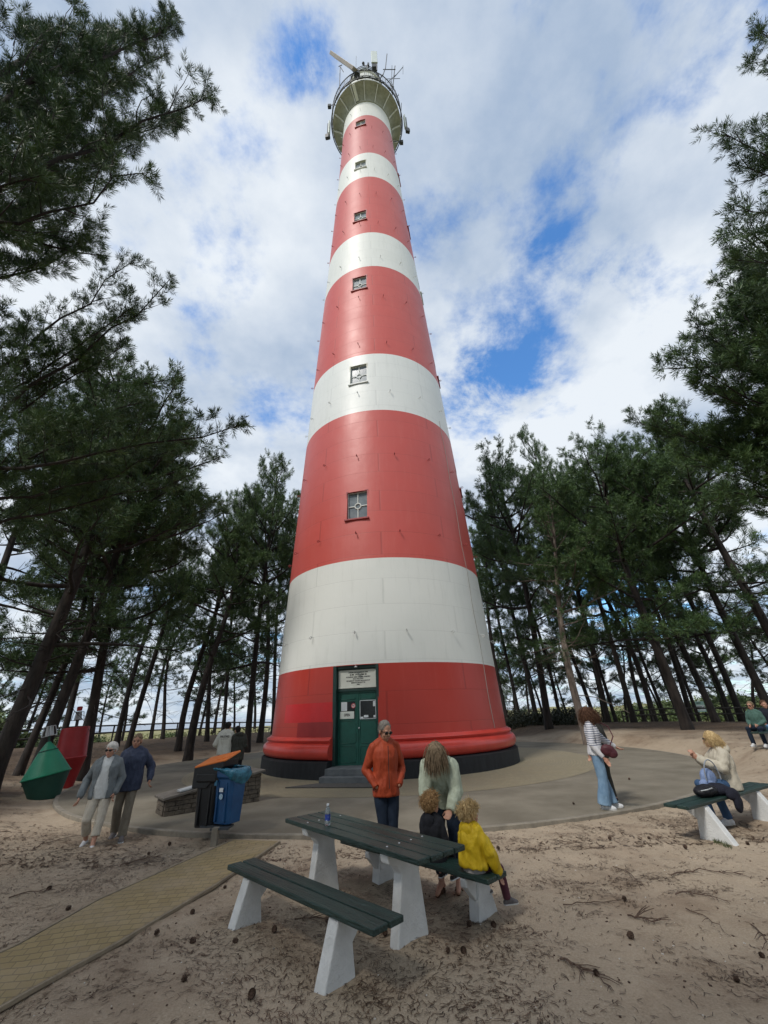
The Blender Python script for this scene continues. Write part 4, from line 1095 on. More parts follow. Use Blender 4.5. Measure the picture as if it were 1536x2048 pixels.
# table
def picnic_table():
    mid = (-.38, 5.60); ax = (.655, -.755); rz = math.atan2(ax[1], ax[0]); z0 = zt(*mid); H = .655 - z0
    e = empty('picnic_table', (mid[0], mid[1], z0), rz, 'dark green slatted picnic table on white concrete legs with a water bottle on it', 'picnic table')
    plank_set('table_plank', e, mid, None, 2.42, (.145, .145, .145, .145), .013, H, .045, None)
    for x in (-.78, .70):
        A = [(-.21, -.1), (-.115, H - .22), (-.16, H - .16), (-.27, H - .12), (-.29, H - .047), (.29, H - .047), (.27, H - .12), (.16, H - .16), (.115, H - .22), (.21, -.1)]
        n = len(A); th = .12; mb = MB()
        V = [Vector((x - th / 2, y, z)) for y, z in A] + [Vector((x + th / 2, y, z)) for y, z in A]
        mb.add(V, [(9, 8, 1, 0), (8, 7, 2, 1), (7, 6, 3, 2), (6, 5, 4, 3), (10, 11, 18, 19), (11, 12, 17, 18), (12, 13, 16, 17), (13, 14, 15, 16)] + [(i, (i + 1) % n, (i + 1) % n + n, i + n) for i in range(n)])
        mb.build('leg', M_white_conc, e, bevel=.012)
    mb = MB()
    for x in (-.78, .70):
        for y in (-.237, -.079, .079, .237): mb.lathe([(.011, 0), (.011, .003), (.004, .006)], 8, c=(x, y, H))
    mb.build('bolt_heads', M_metal_l, e)
    return e
picnic_table()
# bottle
q = gnd(655, 1650, .655); e = empty('water_bottle', (q.x, q.y, .6555), 0, 'small clear plastic bottle with a blue label standing on the picnic table', 'bottle')
M_clear = mat('clear_plastic', (.75, .82, .86), None, rough=.05, trans=.85)
mb = MB(); mb.lathe([(.001, 0), (.028, 0), (.031, .01), (.031, .13), (.026, .155), (.013, .178), (.012, .19)], 24); mb.build('bottle_body', M_clear, e, auto=R_(50))
mb = MB(); mb.lathe([(.0325, .045), (.0325, .105)], 24, cap=False); lb = mb.build('label', mat('label_blue', (.02, .05, .28), (.5, .55, .65), 40, .4, lo=.6, hi=.68), e, smooth=True)
mb = MB(); mb.lathe([(.015, .188), (.015, .205), (.001, .206)], 16); mb.build('cap', mat('cap_white', (.6, .65, .7), None, rough=.4), e, auto=R_(50))

# ------------------------------------------------------------------ bins
M_blue = mat('bin_blue', (.005, .055, .16), (.008, .075, .20), 5, .42, .1, 40)
def wheelie(loc, rz, Mb, lab, tilt=0, h=.86, w_=.42, d_=.50, cat='waste bin'):
    e = empty('waste_bin', loc, rz, lab, cat)
    mb = MB(); 
    def rr_(w, d, z, c=.05): return [(x, y, z) for x, y in ((-w + c, -d), (w - c, -d), (w, -d + c), (w, d - c), (w - c, d), (-w + c, d), (-w, d - c), (-w, -d + c))]
    rings = [rr_(w_ * .40, d_ * .40, 0), rr_(w_ * .47, d_ * .47, h * .82), rr_(w_ * .53, d_ * .54, h * .86), rr_(w_ * .53, d_ * .54, h), rr_(w_ * .47, d_ * .48, h), rr_(w_ * .42, d_ * .42, h * .3)]
    V = [v for r in rings for v in r]; F = []
    for i in range(5):
        for k in range(8): F.append((i * 8 + k, i * 8 + (k + 1) % 8, (i + 1) * 8 + (k + 1) % 8, (i + 1) * 8 + k))
    F.append(tuple(range(7, -1, -1))); F.append(tuple(40 + k for k in range(8)))
    mb.add(V, F)
    for sx in (-1, 1): mb.box((sx * .09 * w_ / .42, -d_ * .445, h * .40), (.03, .05, h * .72))
    mb.build('bin_body', Mb, e, bevel=.008)
    return e
# blue bin on a short post
e = wheelie((-2.97, 8.72, .20), R_(-24), M_blue, 'blue wheeled bin mounted on a post, a blue liner bag hanging over its rim', h=.80, w_=.45, d_=.42)
# liner bag: crumpled skirt over the rim
M_bag = mat('liner_bag', (.008, .10, .17), (.03, .20, .30), 14, .25, .8, 30, spec=.7)
V = []; F = []; n = 56; lev = 9
for i in range(lev):
    for k in range(n):
        t = 2 * PI * k / n; u = i / (lev - 1)
        sq = 1 / max(abs(math.cos(t)), abs(math.sin(t))) ** .72
        bulge = .245 + .055 * math.sin(PI * u) + .03 * noise.noise(Vector((math.cos(t) * 3.5, math.sin(t) * 3.5, u * 4)))
        side = .5 + .5 * math.cos(t - .3)
        z = .835 + .02 * math.sin(u * PI) - u * (.07 + .20 * side ** 1.6) + .022 * noise.noise(Vector((t * 3, u * 3, 2)))
        if u == 0: bulge = .20
        V.append((bulge * sq * math.cos(t) * .93, bulge * sq * math.sin(t) * .9, z + (0 if u else -.02)))
F = [(i * n + k, i * n + (k + 1) % n, (i + 1) * n + (k + 1) % n, (i + 1) * n + k) for i in range(lev - 1) for k in range(n)]
link('liner_bag', mesh_from('liner_bag', V, F, M_bag, smooth=True), e)
mb = MB(); mb.box((.0, -.222, .50), (.085, .004, .06)); mb.build('sticker', M_paper, e)
mb = MB(); mb.lathe([(.042, 0), (.042, .004), (.001, .0045)], 20, c=(.0, -.211, .40), T=Matrix.Rotation(PI / 2, 3, 'X')); mb.build('round_sticker', mat('sticker_blue', (.35, .5, .62), None), e)
mb = MB(); mb.box((-.14, -.228, .60), (.06, .004, .08)); mb.build('faded_sticker', mat('sticker_faded', (.04, .15, .25), None), e)
# post
e2 = empty('bin_post', (-3.04, 8.42, -.05), 0, 'short square grey post carrying the blue and black bins', 'post')
mb = MB(); mb.box((0, 0, .07), (.10, .10, .34)); mb.build('post_shaft', M_kerb, e2, bevel=.006)
mb = MB(); mb.box((.06, .12, .215), (.30, .30, .03)); mb.box((-.20, .24, .215), (.3, .12, .025)); mb.build('bracket', M_metal_d, e2)
# black bin with orange lid
e = wheelie((-3.34, 8.86, .14), R_(-10), M_black, 'black bin with a sloping hood and an orange lid, left of the blue bin', h=.80, w_=.44, d_=.52)
mb = MB(); T = None
pr = [(-.27, .58), (-.27, .90), (.30, 1.0), (.30, .90), (.02, .58)]
V = [Vector((x, -.26, z)) for x, z in pr] + [Vector((x, .28, z)) for x, z in pr]; n = 5
mb.add(V, [(0, 4, 3, 2, 1), (5, 6, 7, 8, 9)] + [(i, (i + 1) % n, (i + 1) % n + n, i + n) for i in range(n)]); mb.build('hood', M_black, e, bevel=.01)
M_or = mat('lid_orange', (.70, .17, .03), (.76, .21, .04), 6, .45, .2, 20)
ang = math.atan2(.10, .57); T = Matrix.Rotation(-ang, 3, 'Y') @ Matrix.Rotation(R_(11), 3, 'X')
mb = MB(); mb.box((.03, .01, 1.005), (.62, .56, .035), T=T); lid = mb.build('lid', M_or, e, bevel=.014)
mb = MB(); mb.box((.20, -.02, 1.048), (.20, .34, .03), T=T); mb.build('lid_handle', M_or, lid, bevel=.008)

# grey bin with yellow lid at the left edge
P = gnd(4, 1592, 0.0); P = Vector((-11.9, 13.3, zt(-11.9, 13.3)))
e = wheelie((P.x, P.y, P.z), .5, mat('bin_grey', (.025, .028, .032), (.04, .045, .05), 5, .5), 'grey bin with a yellow lid at the left edge under the pines', h=.95, w_=.62, d_=.62)
M_yel = mat('lid_yellow', (.50, .40, .012), (.55, .46, .03), 5, .45)
mb = MB(); mb.box((0, 0, .975), (.68, .68, .045)); lid = mb.build('lid', M_yel, e, bevel=.02)
mb = MB(); mb.box((0, .27, 1.12), (.60, .06, .26)); mb.build('raised_flap', M_yel, lid, bevel=.02)

# ------------------------------------------------------------------ low stone wall with plaque
def stone_wall():
    A = Vector((-4.96, 10.52, 0)); B = Vector((-3.32, 11.92, 0)); d = (B - A); L_ = d.length; rz = math.atan2(d.y, d.x)
    e = empty('stone_wall', A, rz, 'low sloping brick information wall with a slab top and metal plaque behind the bins', 'wall')
    h0, h1, W_ = .30, .60, .62
    Ms = brick_mat('stone_blocks', (.17, .14, .105), (.115, .095, .075), (.05, .043, .036), .26, .085, .016, bump=1.0, coord='Object', rough=.9)
    # blocks modelled one by one so that the joints show
    mb = MB(); rg = random.Random(9); row = .085
    z = 0; r = 0
    core = MB(); core.add([Vector(v) for v in ((.02, .02, 0), (L_ - .02, .02, 0), (L_ - .02, W_ - .02, 0), (.02, W_ - .02, 0), (.02, .02, h0 - .02), (L_ - .02, .02, h1 - .02), (L_ - .02, W_ - .02, h1 - .02), (.02, W_ - .02, h0 - .02))],
                          [(3, 2, 1, 0), (4, 5, 6, 7), (0, 1, 5, 4), (1, 2, 6, 5), (2, 3, 7, 6), (3, 0, 4, 7)])
    core.build('core', mat('mortar', (.06, .05, .042), None, rough=.95), e)
    while z < h1:
        x = -.12 * (r % 2)
        while x < L_:
            w_ = rg.uniform(.18, .28); x0 = max(0, x); x1 = min(L_, x + w_); top = min(z + row, h0 + (h1 - h0) * ((x0 + x1) / 2) / L_)
            if x1 - x0 > .03 and top - z > .015: mb.box(((x0 + x1) / 2, .02, (z + top) / 2), (x1 - x0 - .010, .06 + rg.uniform(0, .016), top - z - .009))
            x += w_
        for xx in (0.015, L_ - .015):
            y = .04 - .1 * (r % 2)
            while y < W_:
                w_ = rg.uniform(.18, .26); y0 = max(.055, y); y1 = min(W_, y + w_); lim = h0 if xx < 1 else h1; top = min(z + row, lim)
                if y1 - y0 > .03 and top - z > .015: mb.box((xx, (y0 + y1) / 2, (z + top) / 2), (.05 + rg.uniform(0, .012), y1 - y0 - .01, top - z - .009))
                y += w_
        z += row; r += 1
    mb.build('blocks', mat('stone_block', (.060, .048, .037), (.145, .118, .088), 7, .9, .7, 45, coord='Object', detail=8), e, bevel=.005)
    ang = math.atan2(h1 - h0, L_); T = Matrix.Rotation(-ang, 3, 'Y')
    mb = MB(); mb.box((L_ / 2, W_ / 2 - .01, (h0 + h1) / 2 + .027), (L_ / math.cos(ang) + .14, W_ + .12, .05), T=T); s_ = mb.build('slab', mat('slab', (.095, .083, .07), (.16, .142, .12), 6, .85, .4, 40), e, bevel=.008)
    mb = MB(); mb.box((L_ * .34, .10, h0 + (h1 - h0) * .34 + .085), (.95, .24, .035), T=T); mb.build('plaque', M_metal_l, s_, bevel=.004)
stone_wall()

# ------------------------------------------------------------------ buoys
M_bg = mat('buoy_green', (.004, .17, .085), (.006, .21, .11), 2.2, .5, .15, 14)
M_bgd = mat('buoy_green_dark', (.004, .045, .030), (.010, .065, .045), 3, .6, .2, 14)
M_br = mat('buoy_red', (.26, .010, .012), (.34, .020, .022), 2.5, .5, .15, 14)
def reflector(e, z, s_):
    mb = MB(); h = s_ * .5
    # octahedral radar reflector seen as a truncated pyramid plate cluster
    for rz_ in (0, PI / 2): 
        c, q = math.cos(rz_), math.sin(rz_)
        V = [(-h * .75 * c, -h * .75 * q, z + h), (h * .75 * c, h * .75 * q, z + h), (h * c, h * q, z - h), (-h * c, -h * q, z - h)]
        V2 = [(x + .01 * q, y + .01 * c, zz_) for x, y, zz_ in V]
        mb.add([Vector(v) for v in V + V2], [(0, 1, 2, 3), (7, 6, 5, 4), (0, 4, 5, 1), (1, 5, 6, 2), (2, 6, 7, 3), (3, 7, 4, 0)])
    mb.box((0, 0, z - h * .98), (s_ * 1.0, s_ * 1.0, .012)); mb.box((0, 0, z + h), (s_ * .78, s_ * .78, .012))
    for sx, sy in ((1, 1), (1, -1), (-1, 1), (-1, -1)): mb.tube([(sx * h * .74, sy * h * .74, z + h), (sx * h * .98, sy * h * .98, z - h)], .012, 5)
    return mb.build('radar_reflector', M_metal_l, e)
P = Vector((-10.25, 14.15, 0)); tilt = Matrix.Rotation(R_(-9), 3, 'Y')
e = empty('navigation_buoy', (P.x, P.y, zt(P.x, P.y) + 0), 0, 'bright green conical navigation buoy lying tilted beneath the pines', 'buoy')
e.rotation_euler = (R_(4), R_(-11), 0)
mb = MB(); mb.lathe([(.57, .565), (.60, .58), (.60, .60), (.575, .615), (.30, 1.12), (.22, 1.26), (.05, 1.48), (.01, 1.49)], 48); mb.build('cone', M_bg, e, auto=R_(30))
mb = MB(); mb.lathe([(.01, -.10), (.34, -.08), (.565, .56)], 48); mb.build('hull', M_bgd, e, auto=R_(30))
mb = MB(); mb.lathe([(.246, 1.235), (.25, 1.245), (.24, 1.26)], 40, cap=False); mb.build('seam', M_bgd, e)
mb = MB(); mb.tube([(0, 0, 1.45), (0, 0, 1.66)], .03, 8); mb.build('stalk', M_bgd, e); reflector(e, 1.78, .27)
P = Vector((-11.15, 16.2, 0))
e = empty('navigation_buoy', (P.x, P.y, zt(P.x, P.y)), 0, 'faded red can shaped navigation buoy standing behind the green one', 'buoy'); e.rotation_euler = (0, R_(-5), 0)
mb = MB(); mb.lathe([(.20, -.1), (.24, .05), (.45, .82), (.48, .87), (.46, .90), (.42, 1.80), (.39, 1.82), (.01, 1.83)], 48); mb.build('can', M_br, e, auto=R_(30))
mb = MB(); mb.tube([(0, 0, 1.8), (0, 0, 2.05)], .05, 8); mb.build('stalk', M_metal_d, e)
mb = MB(); mb.lathe([(.08, 2.36), (.09, 2.48), (.07, 2.50)], 14); mb.build('top_ring', M_br, e); reflector(e, 2.19, .28)

# ------------------------------------------------------------------ far bench at the right
fb = Vector((12.3, 15.1)); z0 = zt(fb.x, fb.y)
e = empty('bench', (fb.x, fb.y, z0), R_(28), 'distant bench under two seated people at the right edge', 'bench', 'concrete legged benches with green planks')
for y in (-.1, .1): mb = MB(); mb.box((0.45, y, .44), (3.0, .17, .05)); mb.build('seat_plank', M_green_wood, e, bevel=.008)
for x in (-.55, 1.5):
    mb = MB(); mb.add([Vector(v) for v in [(x - .06, -.45, -.1), (x + .06, -.45, -.1), (x + .06, .12, -.1), (x - .06, .12, -.1), (x - .06, -.12, .41), (x + .06, -.12, .41), (x + .06, .18, .41), (x - .06, .18, .41)]], [(3, 2, 1, 0), (4, 5, 6, 7), (0, 1, 5, 4), (1, 2, 6, 5), (2, 3, 7, 6), (3, 0, 4, 7)]); mb.build('leg', M_white_conc, e, bevel=.01)

# ------------------------------------------------------------------ pine cones, twigs, needles on the sand
M_cone = mat('cone_brown', (.045, .026, .018), (.11, .065, .042), 60, .85, .4, 90)
def cone_mesh(seed):
    rg = random.Random(seed); mb = MB(); mb.ell((0, 0, .032), (.017, .017, .032), n=10, m_=6)
    for i in range(46):
        a = i * 2.39996; u = i / 46; z = .006 + .055 * u; r = .020 * math.sin(PI * (.12 + .80 * u)) + .005
        d = Vector((math.cos(a), math.sin(a), .45)); t = Vector((-math.sin(a), math.cos(a), 0))
        p = Vector((r * math.cos(a) * .5, r * math.sin(a) * .5, z)); q = p + d * (.020 - .007 * u)
        w_ = .0085 * (1.1 - .5 * u)
        mb.add([p - t * w_ * .5, p + t * w_ * .5, q + t * w_, q + d * .004, q - t * w_, q + Vector((0, 0, -.005))], [(0, 1, 2, 3, 4), (0, 4, 5), (1, 5, 2), (4, 3, 5), (3, 2, 5), (0, 5, 1)])
    return mesh_from('pine_cone', mb.V, mb.F, M_cone)
CM = [cone_mesh(s_) for s_ in (1, 2, 3)]
CP = [(505, 1990, 'upper'), (361, 1965, ''), (390, 1884, ''), (386, 1827, ''), (307, 1874, ''), (232, 1900, ''), (453, 2024, ''), (446, 1776, ''), (475, 1886, 'greenish'), (670, 1838, ''), (651, 1849, ''), (674, 1853, ''), (549, 1866, ''), (588, 1860, ''), (697, 1790, ''), (926, 1903, ''), (893, 1912, ''), (1000, 1700, ''), (1219, 1681, ''), (1253, 1672, ''), (1302, 1679, ''), (1520, 1912, ''), (1258, 1560, ''), (1150, 1610, ''),
      (770, 1868, ''), (930, 1870, ''), (945, 1850, ''), (985, 1848, ''), (1260, 1880, ''), (1255, 1804, ''), (340, 1690, ''), (290, 1682, ''), (300, 1710, ''), (100, 1778, ''), (130, 1820, ''), (20, 1750, ''), (255, 1735, ''), (700, 1950, ''), (1480, 1960, ''), (1190, 1950, ''), (1440, 1655, ''), (1500, 1690, ''), (1370, 1700, ''), (355, 1605, ''), (280, 1588, ''), (318, 1584, '')]
LM = [("the front leg of the near bench", 685, 1965), ("the back leg of the near bench", 505, 1845), ("the front leg of the picnic table", 830, 1880), ("the right leg of the rear bench", 950, 1835), ("the middle of the brick path", 280, 1790),
      ("the blue bin", 455, 1680), ("the near leg of the right bench", 1430, 1690), ("the dark forked twig", 1190, 1955), ("the bushy broken twig", 1285, 1836), ("the curved twig by the children", 1190, 1803), ("the bottom left corner", 60, 2030),
      ("the right picture edge", 1536, 1880), ("the left picture edge", 0, 1790), ("the walking couple", 200, 1710), ("the stone wall", 330, 1640), ("the striped woman", 1210, 1620), ("the long branched twig", 1410, 1748), ("the end of the brick path", 490, 1700), ("the far leg of the picnic table", 620, 1820)]
seen = set()
for i, (px, py, ex) in enumerate(CP):
    q = gnd(px, py, -.045); z = zt(q.x, q.y)
    on = math.hypot(q.x - TC.x, q.y - TC.y) < APR_R
    if on: z = 0.0
    q = gnd(px, py, z)
    nm, lx, ly = min(LM, key=lambda l: math.hypot(px - l[1], (py - l[2]) * 1.4)); dx, dy = px - lx, (py - ly) * 1.4
    side = ('left of' if dx < 0 else 'right of') if abs(dx) > abs(dy) else ('behind' if dy < 0 else 'in front of'); dist_ = math.hypot(dx, dy)
    far_ = 'close' if dist_ < 45 else 'a little way' if dist_ < 110 else 'well'
    if nm.endswith(('edge', 'corner')): side = 'in from'
    lab = 'brown pine cone %s %s %s' % (far_, side, nm)
    if on: lab = 'pine cone on the apron %s %s %s' % (far_, side, nm)
    if lab in seen: continue
    seen.add(lab)
    o = link('pine_cone', CM[i % 3], None, (q.x, q.y, z + micro(q.x, q.y) + .016)); o.rotation_euler = (R_(75) + .3 * math.sin(i), .3 * math.cos(i * 2), i * 2.1); s_ = rnd.uniform(.6, .9); o.scale = (s_,) * 3
    tag(o, lab, 'pine cone', 'pine cones scattered on the ground')
# litter of dry needles: many small blades in drifts
def litter(name, n, region, seed, mask, ln=(.03, .09), wd=.0035, M=None, lift=.004):
    rs = np.random.RandomState(seed); pts = []
    rgx = random.Random(seed)
    while len(pts) < n:
        x = rgx.uniform(region[0], region[1]); y = region[2] + (region[3] - region[2]) * rgx.random() ** 1.5
        if rgx.random() > mask(x, y): continue
        z = terrain(x, y)
        if z < -.11 or math.hypot(x - TC.x, y - TC.y) < APR_R + .02: continue
        pts.append((x, y, z + micro(x, y)))
    P = np.array(pts); a = rs.uniform(0, 2 * PI, n); flow = np.array([noise.noise(Vector((p[0] * .8, p[1] * .8, 3))) * 5 for p in pts]); a = flow + rs.normal(0, .75, n)
    L_ = rs.uniform(ln[0], ln[1], n); W_ = wd * rs.uniform(.7, 1.8, n)
    D = np.stack([np.cos(a), np.sin(a), rs.normal(0, .10, n)], -1) * L_[:, None]; S = np.stack([-np.sin(a), np.cos(a), 0 * a], -1) * W_[:, None]
    bend = S * rs.normal(0, 3.0, n)[:, None]
    P[:, 2] += lift + rs.rand(n) * .006
    V = np.empty((n, 6, 3), np.float32); V[:, 0] = P - D / 2 - S / 2; V[:, 1] = P - D / 2 + S / 2; V[:, 2] = P + bend + S / 2; V[:, 3] = P + bend - S / 2; V[:, 4] = P + D / 2 + S / 2; V[:, 5] = P + D / 2 - S / 2
    base = np.arange(n)[:, None] * 6; q = np.concatenate([base + np.array([0, 3, 2, 1]), base + np.array([3, 5, 4, 2])], 1).astype(np.int32).ravel()
    me = bpy.data.meshes.new(name); me.vertices.add(n * 6); me.vertices.foreach_set('co', V.ravel()); me.loops.add(len(q)); me.loops.foreach_set('vertex_index', q)
    me.polygons.add(n * 2); me.polygons.foreach_set('loop_start', np.arange(0, n * 8, 4, dtype=np.int32)); me.polygons.foreach_set('loop_total', np.full(n * 2, 4, np.int32)); me.update(calc_edges=True)
    at2 = me.attributes.new('tone', 'FLOAT', 'FACE'); at2.data.foreach_set('value', np.repeat(rs.rand(n), 2).astype(np.float32)); me.materials.append(M)
    return link(name, me)
M_dry = needle_mat('dry_needles', (.040, .024, .017), (.15, .095, .060))
def lm(x, y):
    if y < 8.9 and -2.75 - .33 * (8.4 - y) < x < -2.0 - .25 * (8.4 - y): return .05
    v = fbm(x, y, .9, 4) + .5 * fbm(x + 5, y + 3, 3.0, 3)
    p_ = max(0, min(1, (v + .12) * 1.5)) ** 1.6
    p_ = .06 + .94 * p_
    if math.hypot((x + .3) / 1.6, (y - 5.0) / 1.1) < 1: p_ = max(p_, .55)
    if x < -2.5: p_ = max(p_, .32)
    return p_
tag(litter('pine_needle_litter', 44000, (-7, 9, 2.2, 12.5), 21, lm, M=M_dry, ln=(.02, .075), wd=.0042), 'dry brown pine needles drifted over the sand of the foreground', 'needle litter', kind='stuff')
def lm2(x, y):
    r = math.hypot(x - TC.x, y - TC.y)
    if r < APR_R + .1: return 0
    return (.9 if x < 0 else .55) * smooth01(r, 11.2, 13) * (.35 + .65 * max(0, min(1, fbm(x, y, .7, 3) + .5)))
tag(litter('forest_floor_litter', 26000, (-20, 18, 7.5, 30), 22, lm2, M=M_dry, ln=(.05, .16), wd=.012), 'brown needle litter covering the ground under the pines', 'needle litter', kind='stuff')
# small dark crumbs and pale shell bits in the sand
def crumbs(name, n, size, M, seed, region):
    rs = np.random.RandomState(seed); mb = MB(); rg = random.Random(seed)
    for i in range(n):
        x = rg.uniform(region[0], region[1]); y = region[2] + (region[3] - region[2]) * rg.random() ** 1.5; z = terrain(x, y)
        if math.hypot(x - TC.x, y - TC.y) < APR_R + .02: continue
        s_ = size * rg.uniform(.4, 1.4); mb.box((x, y, z + micro(x, y) + s_ * .2), (s_ * rg.uniform(.6, 1.8), s_, s_ * .6), rz=rg.uniform(0, 3))
    return mb.build(name, M)
tag(crumbs('bark_crumbs', 2200, .010, M_cone, 4, (-6, 8, 2.4, 11)), 'dark crumbs of bark and cone scales strewn on the sand', 'crumbs', kind='stuff')
tag(crumbs('shell_bits', 500, .008, mat('shell_white', (.55, .52, .47), None, rough=.6), 5, (-4, 6, 2.4, 9)), 'tiny white shell bits strewn on the sand', 'shell bits', kind='stuff')
# twigs
M_twig = mat('twig_brown', (.06, .036, .026), (.13, .085, .06), 30, .9)
TW = [((905, 1600), 0, '')]
def twig(px0, py0, px1, py1, lab, r=.004, kids=4, seed=1):
    a = gnd(px0, py0, -.045); b = gnd(px1, py1, -.045); rg = random.Random(seed); c = (a + b) / 2
    e = empty('fallen_twig', (c.x, c.y, zt(c.x, c.y)), 0, lab, 'twig', 'fallen twigs on the sand'); o = Vector(e.location)
    n = 8; P = []
    perp = Vector((-(b - a).y, (b - a).x, 0)).normalized(); L_ = (b - a).length
    for i in range(n + 1):
        t = i / n; q = a.lerp(b, t) + perp * L_ * (.10 * math.sin(PI * t * 1.3) + rg.gauss(0, .02)); q.z = zt(q.x, q.y) + micro(q.x, q.y) + .012 + .012 * rg.random(); P.append(q - o)
    mb = MB(); mb.tube(P, [r * (1.3 - .9 * i / n) for i in range(n + 1)], 5)
    for k in range(kids):
        i = rg.randint(1, n - 1); d = (P[i + 1] - P[i]).normalized(); d = rot_about(d, 'Z', rg.choice((-1, 1)) * rg.uniform(.4, 1)); l = rg.uniform(.06, .22)
        mb.tube([P[i], P[i] + d * l * .5 + Vector((0, 0, .008)), P[i] + d * l], [r * .7, r * .5, r * .3], 4)
    mb.build('stick', M_twig, e)
twig(1130, 1812, 1255, 1795, 'curved brown twig lying just right of the children', kids=5, seed=2)
twig(1255, 1830, 1310, 1842, 'bushy broken twig with dead needles in the middle of the right foreground', r=.007, kids=12, seed=3)
twig(1225, 1730, 1290, 1775, 'thin dark twig nearest the flared leg of the right bench', kids=3, seed=4)
twig(1340, 1750, 1480, 1745, 'long branched twig lying across the sand at the right', r=.006, kids=12, seed=5)
twig(1370, 1815, 1470, 1872, 'straight slender twig in the lower right sand', kids=3, seed=6)
twig(1140, 1930, 1235, 1980, 'dark forked twig in the bottom right foreground', r=.006, kids=8, seed=7)
twig(1120, 1920, 1170, 1945, 'short stubby twig beside the dark forked one', r=.006, kids=6, seed=8)
twig(1350, 1787, 1460, 1800, 'twig curving below the long branched one at the right', r=.005, kids=8, seed=9)
twig(60, 1710, 180, 1668, 'thin twig lying at the lower left beside the walking couple', r=.006, kids=5, seed=10)
twig(590, 1840, 700, 1830, 'tangled twig under the picnic table', r=.005, kids=14, seed=11)
twig(20, 1790, 110, 1776, 'twig on the sand at the left edge', r=.006, kids=6, seed=12)
twig(240, 1735, 320, 1712, 'twig on the sand left of the brick path', r=.006, kids=6, seed=13)
twig(1500, 1850, 1536, 1900, 'curved twig at the right edge of the sand', r=.005, kids=4, seed=14)
# grass tufts at the bench leg
mb = MB(); rg = random.Random(5)
for i in range(160):
    u = rg.random(); q = gnd(1428 + 36 * u, 1682 + 12 * u + rg.gauss(0, 2), -.05); h = rg.uniform(.015, .05); dx, dy = rg.gauss(0, .02), rg.gauss(0, .02)
    mb.add([q + Vector((-.003, 0, -.01)), q + Vector((.003, 0, -.01)), q + Vector((dx, dy, h))], [(0, 1, 2)])
tag(mb.build('grass_tuft', mat('grass_green', (.04, .055, .02), (.08, .10, .03), 20)), 'small grass tufts growing along the foot of the right bench', 'grass', kind='stuff')

# ------------------------------------------------------------------ people
M_skin = mat('skin', (.42, .22, .15), (.50, .27, .19), 30, .55, spec=.4)
M_skin_b = mat('skin_tanned', (.33, .17, .11), (.40, .21, .14), 30, .55, spec=.4)
def cloth(name, c, c2=None, rough=.85, sc=18, bump=.25):
    return mat(name, c, c2 or tuple(min(1, q * 1.18 + .003) for q in c), sc, rough, bump * 2.4, 24, spec=.25, detail=4, stretch=(1, 1, .6))
def V3(*a): return Vector(a)
def flesh(name, mb, M, parent, voxel=.009, smooth=4, amp=0.0, fs=14.0, seed=0, str_=(1, 1, 1), nfac=.5):
    me = mesh_from('tmp', mb.V, mb.F, [M]); o = bpy.data.objects.new('tmp', me); col.objects.link(o)
    r = o.modifiers.new('r', 'REMESH'); r.mode = 'VOXEL'; r.voxel_size = voxel; r.use_smooth_shade = True
    s_ = o.modifiers.new('s', 'SMOOTH'); s_.factor = nfac; s_.iterations = smooth
    dg = bpy.context.evaluated_depsgraph_get(); m2 = bpy.data.meshes.new_from_object(o.evaluated_get(dg)); bpy.data.objects.remove(o); bpy.data.meshes.remove(me)
    m2.name = name
    if amp:
        off = Vector((seed * 3.7, seed * 1.3, 0)); m2.calc_loop_triangles() if False else None
        nv = [v.normal.copy() for v in m2.vertices]
        for v, n_ in zip(m2.vertices, nv):
            q = Vector((v.co.x * str_[0], v.co.y * str_[1], v.co.z * str_[2])) * fs + off
            a = noise.noise(q); b = 1 - 2 * abs(noise.noise(q * .55 + Vector((5, 5, 5))))
            v.co += n_ * amp * (a * .6 + b * .8)
    if not m2.materials: m2.materials.append(M)
    m2.polygons.foreach_set('use_smooth', [True] * len(m2.polygons))
    return link(name, m2, parent)
def chain(mb, pts, rad, n=12):
    mb.tube(pts, rad, n)
    for p, r in zip(pts, rad): mb.ell(p, (r, r, r), n=10, m_=7)
def loft(mb, rings, n=20):
    V = []; F = []
    for c, rt, fw, rx, ry in rings:
        for k in range(n):
            t = 2 * PI * k / n; ct, st_ = math.cos(t), math.sin(t)
            ct = math.copysign(abs(ct) ** .85, ct); st_ = math.copysign(abs(st_) ** .85, st_)
            V.append(c + rt * rx * ct + fw * ry * st_)
    for i in range(len(rings) - 1):
        for k in range(n): F.append((i * n + k, i * n + (k + 1) % n, (i + 1) * n + (k + 1) % n, (i + 1) * n + k))
    F.append(tuple(range(n - 1, -1, -1))); F.append(tuple((len(rings) - 1) * n + k for k in range(n)))
    mb.add(V, F)
def frame_of(J):
    hr = (J['hR'] - J['hL']).normalized(); sr = (J['sR'] - J['sL']).normalized()
    up1 = (J['che'] - J['pel']).normalized(); up2 = (J['nek'] - J['che']).normalized()
    f1 = up1.cross(hr).normalized(); f2 = up2.cross(sr).normalized()
    return hr, sr, f1, f2, up1, up2
